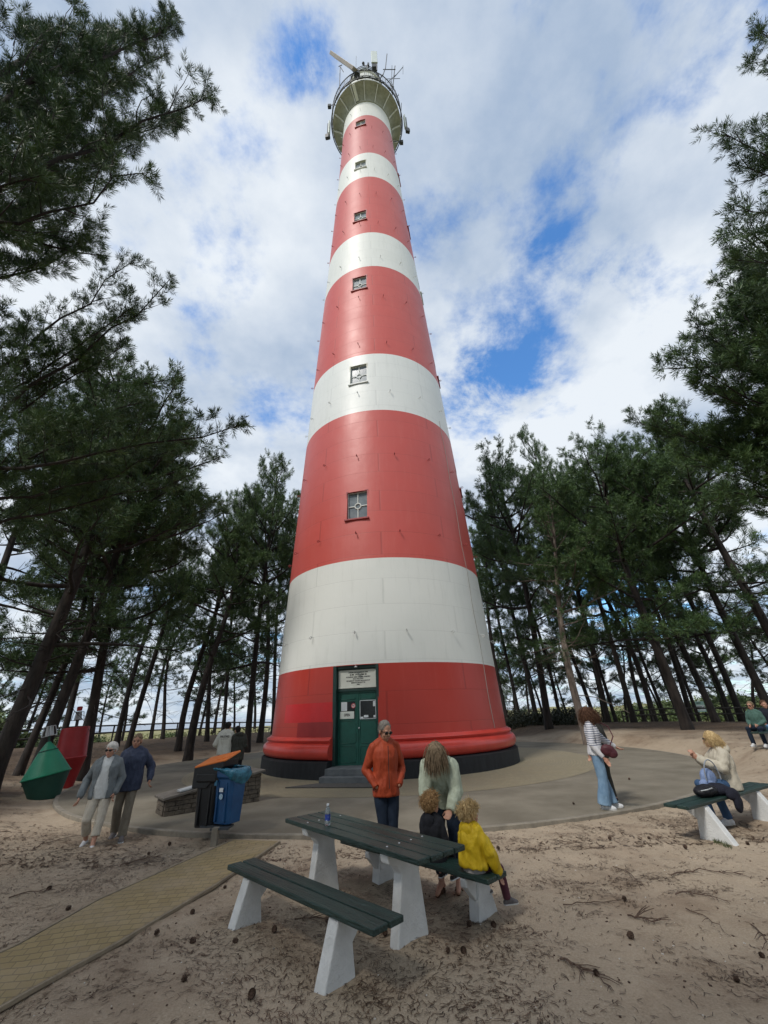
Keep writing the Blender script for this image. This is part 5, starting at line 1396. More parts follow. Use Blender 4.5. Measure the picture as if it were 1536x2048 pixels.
def torso(mb, J, infl=0.0, low=-.10, s=1.0, belly=0.0, wide=1.0, hemx=1.0, neck=True):
    hr, sr, f1, f2, up1, up2 = frame_of(J); pel, che, nek = J['pel'], J['che'], J['nek']
    mid = pel.lerp(che, .5); mr = (hr + sr).normalized(); fm = (f1 + f2).normalized()
    W = wide * s
    R = [(pel + up1 * low * s, hr, f1, (.165 + infl) * W * hemx, (.120 + infl) * s * hemx), (pel, hr, f1, (.165 + infl) * W, (.122 + infl) * s), (mid, mr, fm, (.142 + infl * 1.3) * W, (.105 + infl + belly) * s),
         (che, sr, f2, (.168 + infl) * W, (.120 + infl) * s), (che.lerp(nek, .42), sr, f2, (.168 + infl) * W, (.108 + infl) * s), (che.lerp(nek, .70), sr, f2, (.125 + infl) * W, (.085 + infl) * s)]
    if neck: R.append((nek + up2 * .0, sr, f2, (.070 + infl * .6) * s, (.068 + infl * .6) * s))
    loft(mb, R)
    for k in 'LR':
        mb.ell(J['s' + k], ((.050 + infl * .55) * s,) * 3); mb.tube([nek - up2 * .01 * s, nek.lerp(J['s' + k], .5) + up2 * .012 * s, J['s' + k]], [(.060 + infl * .4) * s, (.055 + infl * .5) * s, (.048 + infl * .5) * s], 12)
    mb.ell(che.lerp(nek, .45), (.172 * W, (.09 + infl) * s, .07 * s), T=Matrix((sr, f2, up2)).transposed())
def headframe(J):
    f = J['hf'].normalized(); u = J.get('hu', Vector((0, 0, 1))); r = f.cross(u).normalized(); u = r.cross(f).normalized(); return r, f, u
def head(mb, J, s=1.0, child=False):
    r, f, u = headframe(J); c = J['hed']; T = Matrix((r, f, u)).transposed()
    def q(x, y, z): return c + (r * x + f * y + u * z) * s
    mb.ell(q(0, -.012, .030), (.076 * s, .096 * s, .092 * s), T=T, n=18, m_=12)
    mb.ell(q(0, .030, -.045), (.056 * s, .066 * s, .070 * s), T=T, n=16, m_=10)
    mb.ell(q(0, .066, -.092), (.024 * s, .022 * s, .020 * s), T=T)            # chin
    for sx in (-1, 1):
        mb.ell(q(sx * .040, .058, -.028), (.024 * s, .022 * s, .024 * s), T=T)  # cheek
        mb.ell(q(sx * .078, -.008, -.012), (.010 * s, .020 * s, .031 * s), T=T)   # ear
        mb.ell(q(sx * .030, .080, .028), (.026 * s, .012 * s, .009 * s), T=T)    # brow
    mb.tube([q(0, .084, .016), q(0, .106, -.018), q(0, .088, -.030)], [.009 * s, .015 * s, .010 * s], 10)
    for sx in (-1, 1): mb.ell(q(sx * .011, .090, -.024), (.009 * s, .009 * s, .008 * s), T=T)
    mb.ell(q(0, .084, -.056), (.026 * s, .010 * s, .012 * s), T=T)            # mouth mound
    chain(mb, [J['nek'] - (J['hed'] - J['nek']) * .1, J['nek'].lerp(J['hed'], .35), q(0, -.02, -.045)], [.062 * s, .054 * s, .052 * s])
def face_parts(J, e, s=1.0, glasses=False, smile=False):
    s = s * J.get('hs', 1.0)
    r, f, u = headframe(J); c = J['hed']; T = Matrix((r, f, u)).transposed()
    def q(x, y, z): return c + (r * x + f * y + u * z) * s
    if glasses:
        mb = MB()
        for sx in (-1, 1):
            mb.ell(q(sx * .033, .093, .010), (.029 * s, .008 * s, .022 * s), T=T); mb.tube([q(sx * .060, .085, .016), q(sx * .080, .0, .010)], .004 * s, 5)
        mb.tube([q(-.008, .104, .014), q(.008, .104, .014)], .004 * s, 5); mb.build('sunglasses', M_dark, e, smooth=True)
    else:
        for sx in (-1, 1):
            mb = MB(); mb.ell(q(sx * .031, .0845, .010), (.013 * s, .006 * s, .0075 * s), T=T); ey = mb.build('eye', mat('eye_dark', (.05, .035, .03), None, rough=.3) if 'eye_dark' not in bpy.data.materials else bpy.data.materials['eye_dark'], e, smooth=True)
            mb = MB(); mb.tube([q(sx * .015, .094, .033), q(sx * .032, .093, .038), q(sx * .048, .082, .032)], .0035 * s, 5); mb.build('eyebrow', bpy.data.materials['eye_dark'], e)
    mb = MB(); mb.ell(q(0, .0945, -.056), (.022 * s, .004 * s, .0065 * s), T=T); mb.build('lips', mat('lips', (.33, .10, .09), None, rough=.5) if 'lips' not in bpy.data.materials else bpy.data.materials['lips'], e, smooth=True)
def hand(mb, w_, hd, pn, side, s=1.0, curl=.45, spread=.10):
    hd = hd.normalized(); pn = (pn - hd * pn.dot(hd)).normalized(); ac = hd.cross(pn).normalized()      # across
    T = Matrix((ac, hd, pn)).transposed()
    mb.ell(w_ + hd * .052 * s, (.041 * s, .055 * s, .016 * s), T=T, n=14, m_=8)
    mb.ell(w_ + hd * .012 * s, (.027 * s, .03 * s, .019 * s), T=T)
    for i, (off, ln) in enumerate(((-.030, .066), (-.010, .078), (.011, .072), (.030, .056))):
        p = w_ + hd * (.088 if i in (1, 2) else .080) * s + ac * off * s; d = (hd + ac * (off * spread * 30) * .1).normalized(); P = [p]; rr = [.0095 * s]
        for k, fr in enumerate((.45, .30, .25)):
            d = rot_about(d, ac, -(curl * (.8 + .25 * i * .3 + .15 * k)) if True else 0); P.append(P[-1] + d * ln * fr * s); rr.append((.0088 - .0010 * k) * s)
        chain(mb, P, rr, 8)
    th = (ac * side)
    p = w_ + hd * .022 * s + th * .026 * s; P = [p, p + (hd * .6 + th * .75 + pn * .35).normalized() * .034 * s, p + (hd * .6 + th * .75 + pn * .35).normalized() * .034 * s + (hd * .95 + th * .25 + pn * .3).normalized() * .028 * s]
    P.append(P[-1] + (hd + pn * .25).normalized() * .022 * s); chain(mb, P, [.013 * s, .011 * s, .0098 * s, .008 * s], 8)
def stand_J():
    return dict(pel=V3(0, 0, .95), che=V3(0, .0, 1.27), nek=V3(0, -.01, 1.485), hed=V3(0, .015, 1.625), hf=V3(0, 1, 0),
                sL=V3(-.168, -.01, 1.405), sR=V3(.168, -.01, 1.405), eL=V3(-.235, -.03, 1.13), eR=V3(.235, -.03, 1.13), wL=V3(-.245, .06, .89), wR=V3(.245, .06, .89),
                hL=V3(-.09, 0, .93), hR=V3(.09, 0, .93), kL=V3(-.10, .02, .50), kR=V3(.10, .02, .50), aL=V3(-.10, -.02, .085), aR=V3(.10, -.02, .085), tL=V3(-.13, .16, .03), tR=V3(.13, .16, .03))
def person(J, e, s=1.0, skin=None, hands=('L', 'R'), pn=None, curl=.4, voxel=.0085, barefoot=False, hd=None):
    J.setdefault('hs', 1.06)
    mb = MB(); skin = skin or M_skin
    torso(mb, J, -.012, s=s); head(mb, J, s * J.get('hs', 1.0))
    for k in 'LR':
        chain(mb, [J['s' + k], J['s' + k].lerp(J['e' + k], .5), J['e' + k], J['e' + k].lerp(J['w' + k], .35), J['w' + k]], [.052 * s, .046 * s, .038 * s, .038 * s, .026 * s])
        chain(mb, [J['h' + k], J['h' + k].lerp(J['k' + k], .5), J['k' + k], J['k' + k].lerp(J['a' + k], .35), J['a' + k]], [.082 * s, .070 * s, .052 * s, .052 * s, .034 * s])
        fd = (J['t' + k] - J['a' + k]); fd.z = fd.z; 
        chain(mb, [J['a' + k], J['a' + k].lerp(J['t' + k], .5), J['t' + k]], [.036 * s, .032 * s, .024 * s])
        mb.ell(J['a' + k] - Vector((fd.x, fd.y, 0)) * .22 + Vector((0, 0, -.03 * s)), (.032 * s, .032 * s, .034 * s))
        if k in hands:
            h_ = (hd or {}).get(k) or (J['w' + k] - J['e' + k]).normalized()
            side = 1 if k == 'L' else -1
            p_ = (pn or {}).get(k) or (Vector((1, 0, 0)) if k == 'L' else Vector((-1, 0, 0)))
            sd_ = h_.cross(p_).normalized(); fwd = Vector((0, 1, .3)); side = 1 if sd_.dot(fwd) > 0 else -1
            hand(mb, J['w' + k], h_, p_, side, s, curl)
    return flesh('body', mb, skin, e, voxel, 3, nfac=.4)
def top(J, e, M, s=1.0, name='jacket', infl=.028, low=-.12, sl=1.0, amp=.009, seed=1, wide=1.0, hemx=1.0, belly=0.0, sr=1.0, collar=True, voxel=.010, cuff=.0):
    mb = MB(); torso(mb, J, infl, low, s, belly, wide, hemx)
    for k in 'LR':
        w_ = J['e' + k].lerp(J['w' + k], sl)
        chain(mb, [J['s' + k], J['s' + k].lerp(J['e' + k], .5), J['e' + k], J['e' + k].lerp(w_, .6)], [(.052 + infl * .5) * s * sr, (.056 + infl * .5) * s * sr, (.053 + infl * .5) * s * sr, (.047 + infl * .35) * s * sr])
        mb.tube([J['e' + k].lerp(w_, .5), w_], [(.046 + infl * .35) * s * sr, (.034 + infl * .25 + cuff) * s * sr], 12)
    if collar:
        hr, sr_, f1, f2, up1, up2 = frame_of(J); mb.tube([J['nek'] - up2 * .04 * s, J['nek'] + up2 * .035 * s], [.088 * s, .072 * s], 14)
    return flesh(name, mb, M, e, voxel, 3, amp, 13.0, seed, (1.5, 1.5, .75))
def trousers(J, e, M, s=1.0, name='trousers', length=1.0, wt=.088, wk=.068, wa=.060, amp=.007, seed=2, voxel=.010, top_=.06):
    mb = MB(); hr, sr_, f1, f2, up1, up2 = frame_of(J)
    loft(mb, [(J['pel'] + up1 * top_ * s, hr, f1, .150 * s, .115 * s), (J['pel'], hr, f1, .168 * s, .128 * s), (J['pel'] - up1 * .07 * s, hr, f1, .165 * s, .125 * s)])
    for k in 'LR':
        a_ = J['k' + k].lerp(J['a' + k], length)
        chain(mb, [J['h' + k], J['h' + k].lerp(J['k' + k], .5), J['k' + k], J['k' + k].lerp(a_, .5)], [.098 * s, wt * s, wk * s, (wk + wa) * .5 * s])
        d = (a_ - J['k' + k]).normalized(); mb.tube([J['k' + k].lerp(a_, .45), a_ + d * .0], [(wk + wa) * .5 * s, wa * s], 14)
    return flesh(name, mb, M, e, voxel, 3, amp, 9.0, seed, (1, 1, .6))
def shoe(J, e, k, M, s=1.0, sole=None, name='shoe'):
    a, t = J['a' + k], J['t' + k]; f = (t - a); f = Vector((f.x, f.y, f.z + .055 * s)).normalized() if f.length > 1e-6 else Vector((0, 1, 0))
    r = f.cross(Vector((0, 0, 1))).normalized(); u = r.cross(f).normalized(); T = Matrix((r, f, u)).transposed()
    b = a + Vector((0, 0, -.045 * s))
    mb = MB(); mb.ell(b - f * .03 * s, (.040 * s, .050 * s, .045 * s), T=T); mb.ell(b + f * .06 * s - u * .004 * s, (.043 * s, .085 * s, .040 * s), T=T); mb.ell(b + f * .14 * s - u * .010 * s, (.046 * s, .065 * s, .032 * s), T=T)
    chain(mb, [a, a.lerp(t, .5), t], [.043 * s, .040 * s, .033 * s]); mb.tube([a - u * .02 * s, a + u * .025 * s], [.044 * s, .040 * s], 12)
    o = flesh(name, mb, M, e, .007, 2)
    mb = MB(); pts = [(-.075, .0), (-.06, .034), (.0, .038), (.08, .044), (.14, .047), (.185, .034), (.205, .0)]
    poly = [(y, x) for x, y in pts] + [(-y, x) for x, y in reversed(pts[1:-1])]
    V = [b + (r * x + f * y - u * .036) * s for x, y in poly] + [b + (r * x + f * y - u * .020) * s for x, y in poly]; n = len(poly)
    mb.add(V, [tuple(range(n)), tuple(range(2 * n - 1, n - 1, -1))] + [(i, i + n, (i + 1) % n + n, (i + 1) % n) for i in range(n)]); mb.build('sole', sole or M_paper, o)
    return o
def hairdo(J, e, M, s=1.0, style='short', n=260, seed=1, wind=V3(0, 0, 0), curlf=.0, length=.12, fringe=.5, vol=0.0):
    r, f, u = headframe(J); c = J['hed']; T = Matrix((r, f, u)).transposed(); s = s * J.get('hs', 1.0); rg = random.Random(seed)
    def q(x, y, z): return c + (r * x + f * y + u * z) * s
    mb = MB(); mb.ell(q(0, -.024, .044), ((.081 + vol) * s, (.096 + vol) * s, (.088 + vol) * s), T=T, n=18, m_=12)
    mb.ell(q(0, -.050, .0), ((.074 + vol) * s, (.064 + vol) * s, .075 * s), T=T, n=16, m_=10)
    if style == 'long':
        mb.ell(q(0, -.055, -.06), ((.075 + vol) * s, (.045 + vol) * s, .10 * s), T=T)
    hm = flesh('hair', mb, M, e, .009, 2, .008 if style != 'curly' else .013, 26 if style != 'curly' else 34, seed)
    mb = MB()
    for i in range(int(n * 1.7)):
        a = rg.uniform(-PI, PI); z = rg.uniform(-.25, 1.0)
        back = math.cos(a)   # 1 = back
        if back < -.25 and z < .48 - .2 * fringe * 0: z = rg.uniform(.5, 1)
        rr_ = math.sqrt(max(0, 1 - z * z)); d = V3(rr_ * math.sin(a), -rr_ * back, z)
        p = q(d.x * (.080 + vol), -.022 + d.y * (.096 + vol), .040 + d.z * (.086 + vol)); nrm = (r * d.x + f * d.y + u * d.z).normalized()
        l = length * s * rg.uniform(.6, 1.25); P = [p - nrm * .004]; dd = (nrm * (.7 if style == 'curly' else .12) + (f * (-.5 if style != 'bob' else -.12) * (1 if back > -.2 else -.2)) + V3(0, 0, -.35) + wind * .6 + V3(rg.gauss(0, .2), rg.gauss(0, .2), rg.gauss(0, .2)) * (1 if style == 'curly' else .6)).normalized(); dd = (dd - nrm * min(0, dd.dot(nrm)) + nrm * .06).normalized()
        k = 5
        for j in range(k):
            g = V3(0, 0, -.9) if style in ('long', 'bob') else (V3(0, 0, -.25) - nrm * .28)
            dd = (dd + g * (.6 if style != 'short' else .5) + wind * .35 + V3(rg.gauss(0, 1), rg.gauss(0, 1), rg.gauss(0, 1)) * curlf).normalized(); P.append(P[-1] + dd * l / k)
        w_ = (.0036 if style != 'short' else .003) * s; mb.tube(P, [w_, w_ * 1.1, w_, w_ * .8, w_ * .6, w_ * .3], 4, cap=False)
    mb.build('hair_strands', M, hm, smooth=True)
    return hm
def face_rz(dx, dy): return math.atan2(-dx, dy)
def P_(name_label, loc, dirv_, z=None):
    z = zt(loc[0], loc[1]) if z is None else z
    return empty('person', (loc[0], loc[1], z), face_rz(*dirv_), name_label, 'person')
def Jscale(J, k):
    return {a: (b * k if isinstance(b, Vector) and a not in ('hf', 'hu') else b) for a, b in J.items()}
M_denim_d = cloth('dark_denim', (.010, .018, .034)); M_denim_b = cloth('blue_denim', (.035, .075, .15)); M_denim_l = cloth('washed_denim', (.13, .22, .33), (.20, .31, .43), sc=7)
M_hair_g = cloth('grey_hair', (.10, .09, .08), (.20, .18, .16), sc=40); M_hair_w = cloth('white_hair', (.50, .48, .44), (.66, .64, .60), sc=40); M_hair_b = cloth('brown_hair', (.045, .022, .013), (.12, .06, .035), sc=40)
M_hair_l = cloth('dark_blonde_hair', (.11, .08, .05), (.26, .19, .12), sc=40); M_hair_f = cloth('fair_curls', (.20, .11, .045), (.42, .27, .13), sc=50); M_hair_y = cloth('blonde_hair', (.34, .23, .10), (.60, .45, .24), sc=50); M_hair_k = cloth('black_hair', (.010, .008, .007), (.03, .025, .02), sc=40)
M_sole = mat('sole_white', (.5, .5, .48), None); M_shoe_w = cloth('white_shoe', (.55, .56, .57)); M_shoe_d = cloth('dark_shoe', (.03, .028, .028)); M_shoe_g = cloth('grey_shoe', (.12, .11, .11))

# 1 man in the orange jacket
e = P_('man in an orange jacket and dark jeans standing behind the picnic table, hands in pockets', (-.13, 6.85), (.30, -.95), -.045)
J = stand_J(); J['hed'] += V3(.0, .035, -.012); J['hf'] = V3(-.30, 1, -.38); J['wL'] = V3(-.165, .10, .94); J['wR'] = V3(.165, .10, .94); J['eL'] = V3(-.265, -.07, 1.13); J['eR'] = V3(.265, -.07, 1.13); J['kL'] = V3(-.075, .05, .50); J['kR'] = V3(.06, .03, .50); J['aL'] = V3(-.07, .02, .085); J['aR'] = V3(.06, -.04, .085); J['tL'] = V3(-.10, .18, .03); J['tR'] = V3(.09, .12, .03)
J = Jscale(J, 1.0); person(J, e, hands=(), skin=M_skin_b); face_parts(J, e, glasses=True)
M_oj = cloth('orange_shell', (.27, .038, .013), (.34, .053, .018), rough=.6)
jk = top(J, e, M_oj, name='jacket', infl=.024, low=-.13, amp=.011, seed=3, wide=.97)
trousers(J, e, M_denim_d, name='jeans', wk=.068, wa=.060); hairdo(J, e, M_hair_g, style='short', length=.035, n=300, seed=2)
for k in 'LR': shoe(J, e, k, M_shoe_d)
mb = MB(); mb.tube([V3(0, .172, 1.43), V3(0, .178, 1.3), V3(0, .170, 1.12), V3(0, .175, .92)], .005, 5); mb.build('zip', M_ink, jk)

# 2 woman bending in the pale green jumper
e = P_('woman in a loose pale green jumper bending down over the children', (.60, 6.14), (-.32, -.95), -.045)
J = stand_J()
J.update(pel=V3(0, -.10, .88), hL=V3(-.09, -.10, .86), hR=V3(.09, -.10, .86), che=V3(0, .02, 1.13), nek=V3(0, .14, 1.30), hed=V3(.0, .24, 1.355), hf=V3(.15, .62, -.78), hu=V3(0, .6, .75), sL=V3(-.155, .10, 1.235), sR=V3(.155, .10, 1.235),
         eL=V3(-.20, .15, .97), eR=V3(.19, .16, .97), wL=V3(-.14, .30, .80), wR=V3(.10, .30, .80), kL=V3(-.10, .02, .47), kR=V3(.10, .06, .47), aL=V3(-.10, .0, .085), aR=V3(.08, .10, .085), tL=V3(-.12, .17, .035), tR=V3(.10, .27, .035))
person(J, e, curl=.35, pn={'L': V3(.5, 0, -1), 'R': V3(-.5, 0, -1)}, hd={'L': V3(.3, .7, -.5), 'R': V3(-.2, .7, -.5)}); face_parts(J, e)
M_gj = cloth('pale_green_knit', (.34, .38, .29), (.42, .46, .36), sc=30)
jk = top(J, e, M_gj, name='jumper', infl=.040, low=-.06, amp=.014, seed=6, wide=.98, hemx=1.0, sr=1.12)
trousers(J, e, M_denim_d, name='jeans', wa=.055, length=.80)
hairdo(J, e, M_hair_l, style='bob', length=.20, n=560, seed=5, vol=.006)
mb = MB()
for k in 'LR':
    b = J['a' + k] + V3(0, 0, -.06); f = (J['t' + k] - J['a' + k]); f.z = 0; f.normalize(); r = V3(f.y, -f.x, 0)
    for g in (.02, .10): P = [b + f * g + r * .045, b + f * g + V3(0, 0, .055), b + f * g - r * .045]; mb.tube(P, .007, 5)
    mb.tube([b - f * .06 - V3(0, 0, .01), b + f * .17 - V3(0, 0, .01)], .02, 6)
mb.V and mb.build('sandals', cloth('brown_leather', (.07, .035, .02)), e)

# seated template
def seat_J(k=1.0, lean=0.0, legs_drop=.42, splay=.02, kneeout=.40):
    J = dict(pel=V3(0, 0, .09), hL=V3(-.085, .02, .08), hR=V3(.085, .02, .08), che=V3(0, lean * .4, .41), nek=V3(0, lean * .9, .615), hed=V3(0, lean + .02, .755), hf=V3(0, 1, -.05),
             sL=V3(-.163, lean * .8, .54), sR=V3(.163, lean * .8, .54), eL=V3(-.225, lean + .02, .29), eR=V3(.225, lean + .02, .29), wL=V3(-.15, .22, .17), wR=V3(.15, .22, .17),
             kL=V3(-.10 - splay, kneeout, .09), kR=V3(.10 + splay, kneeout, .09), aL=V3(-.10 - splay, kneeout - .02, .09 - legs_drop), aR=V3(.10 + splay, kneeout - .02, .09 - legs_drop), tL=V3(-.11 - splay, kneeout + .14, .04 - legs_drop), tR=V3(.11 + splay, kneeout + .14, .04 - legs_drop))
    return Jscale(J, k)
# 3 child in the black hoodie
ck = .64
e = P_('child with reddish blond curls in a black hoodie sitting with its back to the table', (.40, 5.76), (.62, .78), .335)
J = seat_J(ck, .02, .36); J['hs'] = 1.34; J['hed'] += V3(0, .0, .005); J['sL'] *= 1; J['hf'] = V3(.1, 1, .12)
person(J, e, ck * 1.05, voxel=.007, curl=.4)
M_bh = cloth('black_fleece', (.010, .011, .015), (.018, .019, .024))
jk = top(J, e, M_bh, ck, name='hoodie', infl=.045, low=-.13, amp=.008, seed=8, wide=1.06, voxel=.008)
mb = MB(); mb.ell(J['nek'] + V3(0, -.075, -.045), (.085, .045, .075)); mb.ell(J['nek'] + V3(0, -.085, -.10), (.05, .03, .06)); flesh('hood', mb, M_bh, jk, .008, 3, .005, 20, 3)
trousers(J, e, cloth('black_trousers', (.012, .012, .016)), ck, name='trousers', voxel=.008); hairdo(J, e, M_hair_f, ck, style='curly', length=.095, n=620, seed=7, curlf=.60, vol=.016)
for k in 'LR': shoe(J, e, k, M_shoe_d, ck)
# 4 child in the yellow jacket
ck = .60
e = P_('blonde child in a yellow jacket perched on the end of the rear bench, legs dangling', (.78, 5.36), (.80, .60), .335)
J = seat_J(ck, .01, .36, .0, .36); J['hs'] = 1.36; J['hed'] += V3(0, .0, .0); J['hf'] = V3(.25, 1, .0)
J['wR'] = V3(.20, .14, -.01); J['eR'] = V3(.185, .05, .16); J['kR'] += V3(.05, .04, -.07); J['aR'] = J['kR'] + V3(.02, .03, -.235); J['tR'] = J['aR'] + V3(.03, .085, -.035); J['kL'] += V3(0, -.02, -.03); J['aL'] = J['kL'] + V3(.0, -.04, -.22); J['tL'] = J['aL'] + V3(.01, .085, -.03)
person(J, e, ck * 1.05, voxel=.007, curl=.3, hd={'R': V3(.0, .3, -1)})
M_yj = cloth('yellow_raincoat', (.50, .33, .008), (.60, .42, .02), rough=.45)
jk = top(J, e, M_yj, ck, name='raincoat', infl=.066, low=-.03, amp=.018, seed=11, wide=1.12, voxel=.008, sr=1.12)
mb = MB(); mb.ell(J['nek'] + V3(0, -.07, -.03), (.085, .040, .065)); flesh('hood', mb, M_yj, jk, .008, 3, .006, 20, 3)
mb = MB(); torso(mb, J, .030, -.15, ck, neck=False); flesh('shirt', mb, cloth('grey_jersey', (.30, .28, .27)), e, .009, 4, .006, 12, 4)
trousers(J, e, cloth('plum_trousers', (.085, .028, .040)), ck, name='trousers', voxel=.008); hairdo(J, e, M_hair_y, ck, style='curly', length=.10, n=640, seed=9, curlf=.55, vol=.016)
for k in 'LR': shoe(J, e, k, M_shoe_g, ck, sole=M_sole)

# 5 woman in the striped top
def stripes():
    M = bpy.data.materials.new('striped_jersey'); M.use_nodes = True; t = M.node_tree; p = t.nodes['Principled BSDF']
    tcn = t.nodes.new('ShaderNodeTexCoord'); sp = t.nodes.new('ShaderNodeSeparateXYZ'); t.links.new(tcn.outputs['Object'], sp.inputs[0])
    a = t.nodes.new('ShaderNodeMath'); a.operation = 'MULTIPLY'; a.inputs[1].default_value = 1 / .040; t.links.new(sp.outputs[2], a.inputs[0])
    b = t.nodes.new('ShaderNodeMath'); b.operation = 'FRACT'; t.links.new(a.outputs[0], b.inputs[0])
    c = t.nodes.new('ShaderNodeMath'); c.operation = 'LESS_THAN'; c.inputs[1].default_value = .30; t.links.new(b.outputs[0], c.inputs[0])
    m1 = t.nodes.new('ShaderNodeMath'); m1.operation = 'GREATER_THAN'; m1.inputs[1].default_value = 1.06; t.links.new(sp.outputs[2], m1.inputs[0])
    m2_ = t.nodes.new('ShaderNodeMath'); m2_.operation = 'MULTIPLY'; t.links.new(c.outputs[0], m2_.inputs[0]); t.links.new(m1.outputs[0], m2_.inputs[1])
    mi = t.nodes.new('ShaderNodeMix'); mi.data_type = 'RGBA'; mi.inputs['A'].default_value = (.62, .62, .64, 1); mi.inputs['B'].default_value = (.05, .07, .15, 1)
    t.links.new(m2_.outputs[0], mi.inputs['Factor']); t.links.new(mi.outputs['Result'], p.inputs['Base Color']); p.inputs['Roughness'].default_value = .85; return M
e = P_('woman in a white top with navy stripes and wide pale jeans standing at the kerb', (4.10, 9.62), (.93, -.36), 0)
J = stand_J(); J['hf'] = V3(-.25, 1, -.12); J['wL'] = V3(-.42, .42, 1.0); J['eL'] = V3(-.30, .20, 1.15); J['wR'] = V3(.24, .12, .86); J['eR'] = V3(.24, -.04, 1.10); J['aR'] = V3(.09, -.06, .085); J['aL'] = V3(-.10, .07, .085); J['tL'] = V3(-.13, .25, .03); J['tR'] = V3(.12, .10, .03); J['che'] += V3(0, .02, 0)
person(J, e, 1.0, curl=.25, hd={'L': V3(-.2, 1, -.5)}, pn={'L': V3(.3, 0, -1)}); face_parts(J, e, glasses=True)
top(J, e, stripes(), name='striped_top', infl=.022, low=-.05, amp=.008, seed=12, sl=.92, collar=False)
trousers(J, e, M_denim_l, name='jeans', wt=.096, wk=.088, wa=.125, amp=.010, seed=5); hairdo(J, e, M_hair_b, style='bob', length=.25, n=700, seed=13, wind=V3(-.10, .30, .10), curlf=.20, vol=.012)
for k in 'LR': shoe(J, e, k, M_shoe_w, sole=M_sole)
M_burg = cloth('burgundy_leather', (.060, .016, .022), (.085, .024, .03), rough=.5)
bag = empty('crossbody_bag', (4.10 + .05, 9.62 - .20, .98), face_rz(.93, -.36), 'small burgundy crossbody bag hanging at the striped woman\'s waist', 'bag')
mb = MB(); mb.ell((.10, .10, .02), (.055, .13, .10)); mb.ell((.10, .17, -.03), (.05, .09, .085)); flesh('bag_body', mb, M_burg, bag, .009, 3, .008, 14, 3)
mb = MB(); mb.tube([(.10, .16, .10), (.02, .26, .25), (-.12, .22, .42), (-.17, .08, .50), (-.12, -.08, .46)], .011, 6); mb.build('strap', M_burg, bag)
# 6 person mostly hidden behind her
e = P_('dark dressed person half hidden behind the woman in the striped top', (4.46, 10.25), (-.5, .85), 0)
J = Jscale(stand_J(), .97); person(J, e, .97, curl=.4)
top(J, e, cloth('dark_olive_coat', (.035, .035, .03)), .97, name='coat', infl=.022, low=-.14, seed=14); trousers(J, e, cloth('olive_trousers', (.045, .045, .038)), .97, seed=6); hairdo(J, e, M_hair_b, .97, style='short', length=.05, n=200, seed=15)
for k in 'LR': shoe(J, e, k, cloth('brown_shoe', (.06, .03, .022)) if k == 'L' else bpy.data.materials['brown_shoe'])

# 7 blonde woman sitting on the right bench
e = P_('blonde woman in a cream hooded jacket and sunglasses sitting on the right bench', (5.80, 8.52), (-.90, .25), .415)
J = seat_J(.98, -.02, .44, .02, .42); J['hf'] = V3(.10, 1, .0); J['hed'] += V3(0, .05, .01)
J['eR'] = V3(.23, .16, .33); J['wR'] = V3(.06, .34, .50); J['eL'] = V3(-.25, .10, .34); J['wL'] = V3(-.04, .36, .46)
J['kL'] = V3(-.30, .34, .09); J['aL'] = V3(-.32, .28, -.36); J['tL'] = V3(-.36, .42, -.42); J['kR'] = V3(-.02, .46, .08); J['aR'] = V3(-.10, .44, -.36); J['tR'] = V3(-.12, .60, -.42)
person(J, e, .98, curl=.7, hd={'L': V3(.2, .6, .8), 'R': V3(-.2, .6, .8)}, pn={'L': V3(.8, -.5, .2), 'R': V3(-.8, -.5, .2)}); face_parts(J, e, glasses=True)
M_cj = cloth('cream_quilt', (.43, .39, .31), (.52, .48, .39), rough=.7, sc=10)
jk = top(J, e, M_cj, .98, name='jacket', infl=.050, low=-.08, amp=.012, seed=16, wide=1.05, sr=1.2)
mb = MB(); mb.ell(J['nek'] + V3(0, -.10, -.0), (.12, .085, .085)); mb.ell(J['nek'] + V3(0, -.02, .0), (.11, .09, .045)); hd_ = flesh('hood', mb, M_cj, jk, .009, 3, .010, 14, 3)
trousers(J, e, M_denim_b, .98, name='jeans', wa=.065, seed=7); hairdo(J, e, M_hair_y, .98, style='bob', length=.19, n=520, seed=17, wind=V3(.0, -.3, -.1), curlf=.12, vol=.008)
for k in 'LR': shoe(J, e, k, M_shoe_w if k == 'L' else M_shoe_g, .98, sole=M_sole)
# bags and coat on the bench
def blob(name, cat, lab, loc, rz, els, M, amp=.012, fs=9, vox=.010, seed=1, extra=None):
    e = empty(name, loc, rz, lab, cat); mb = MB()
    for c, r_ in els: mb.ell(c, r_)
    o = flesh({'bag': 'bag_body', 'coat': 'cloth', 'duffel': 'bag_body'}.get(cat, 'cloth'), mb, M, e, vox, 3, amp, fs, seed)
    if extra: extra(e)
    return e
def strapx(e):
    mb = MB(); mb.tube([(.10, -.10, .10), (.0, -.14, .13), (-.14, -.13, .12), (-.18, -.05, .10)], .008, 5); mb.build('zip', M_metal_l, e)
bd = math.atan2(.516, .857)
blob('duffel_bag', 'bag', 'black soft bag lying on the right bench beside the blonde woman', (5.02, 8.02, .41), bd, [((0, 0, .075), (.20, .13, .078)), ((.12, .0, .08), (.13, .14, .08))], cloth('black_nylon', (.010, .010, .013), rough=.5), .010, 12, extra=strapx)
blob('folded_coat', 'coat', 'dark navy coat draped over the edge of the right bench', (5.33, 8.14, .41), bd, [((0, 0, .07), (.17, .16, .08)), ((.05, -.18, .02), (.15, .07, .08)), ((.06, -.21, -.10), (.10, .045, .13)), ((-.1, .05, .06), (.12, .12, .07))], cloth('navy_fabric', (.012, .013, .022)), .018, 10, seed=4)
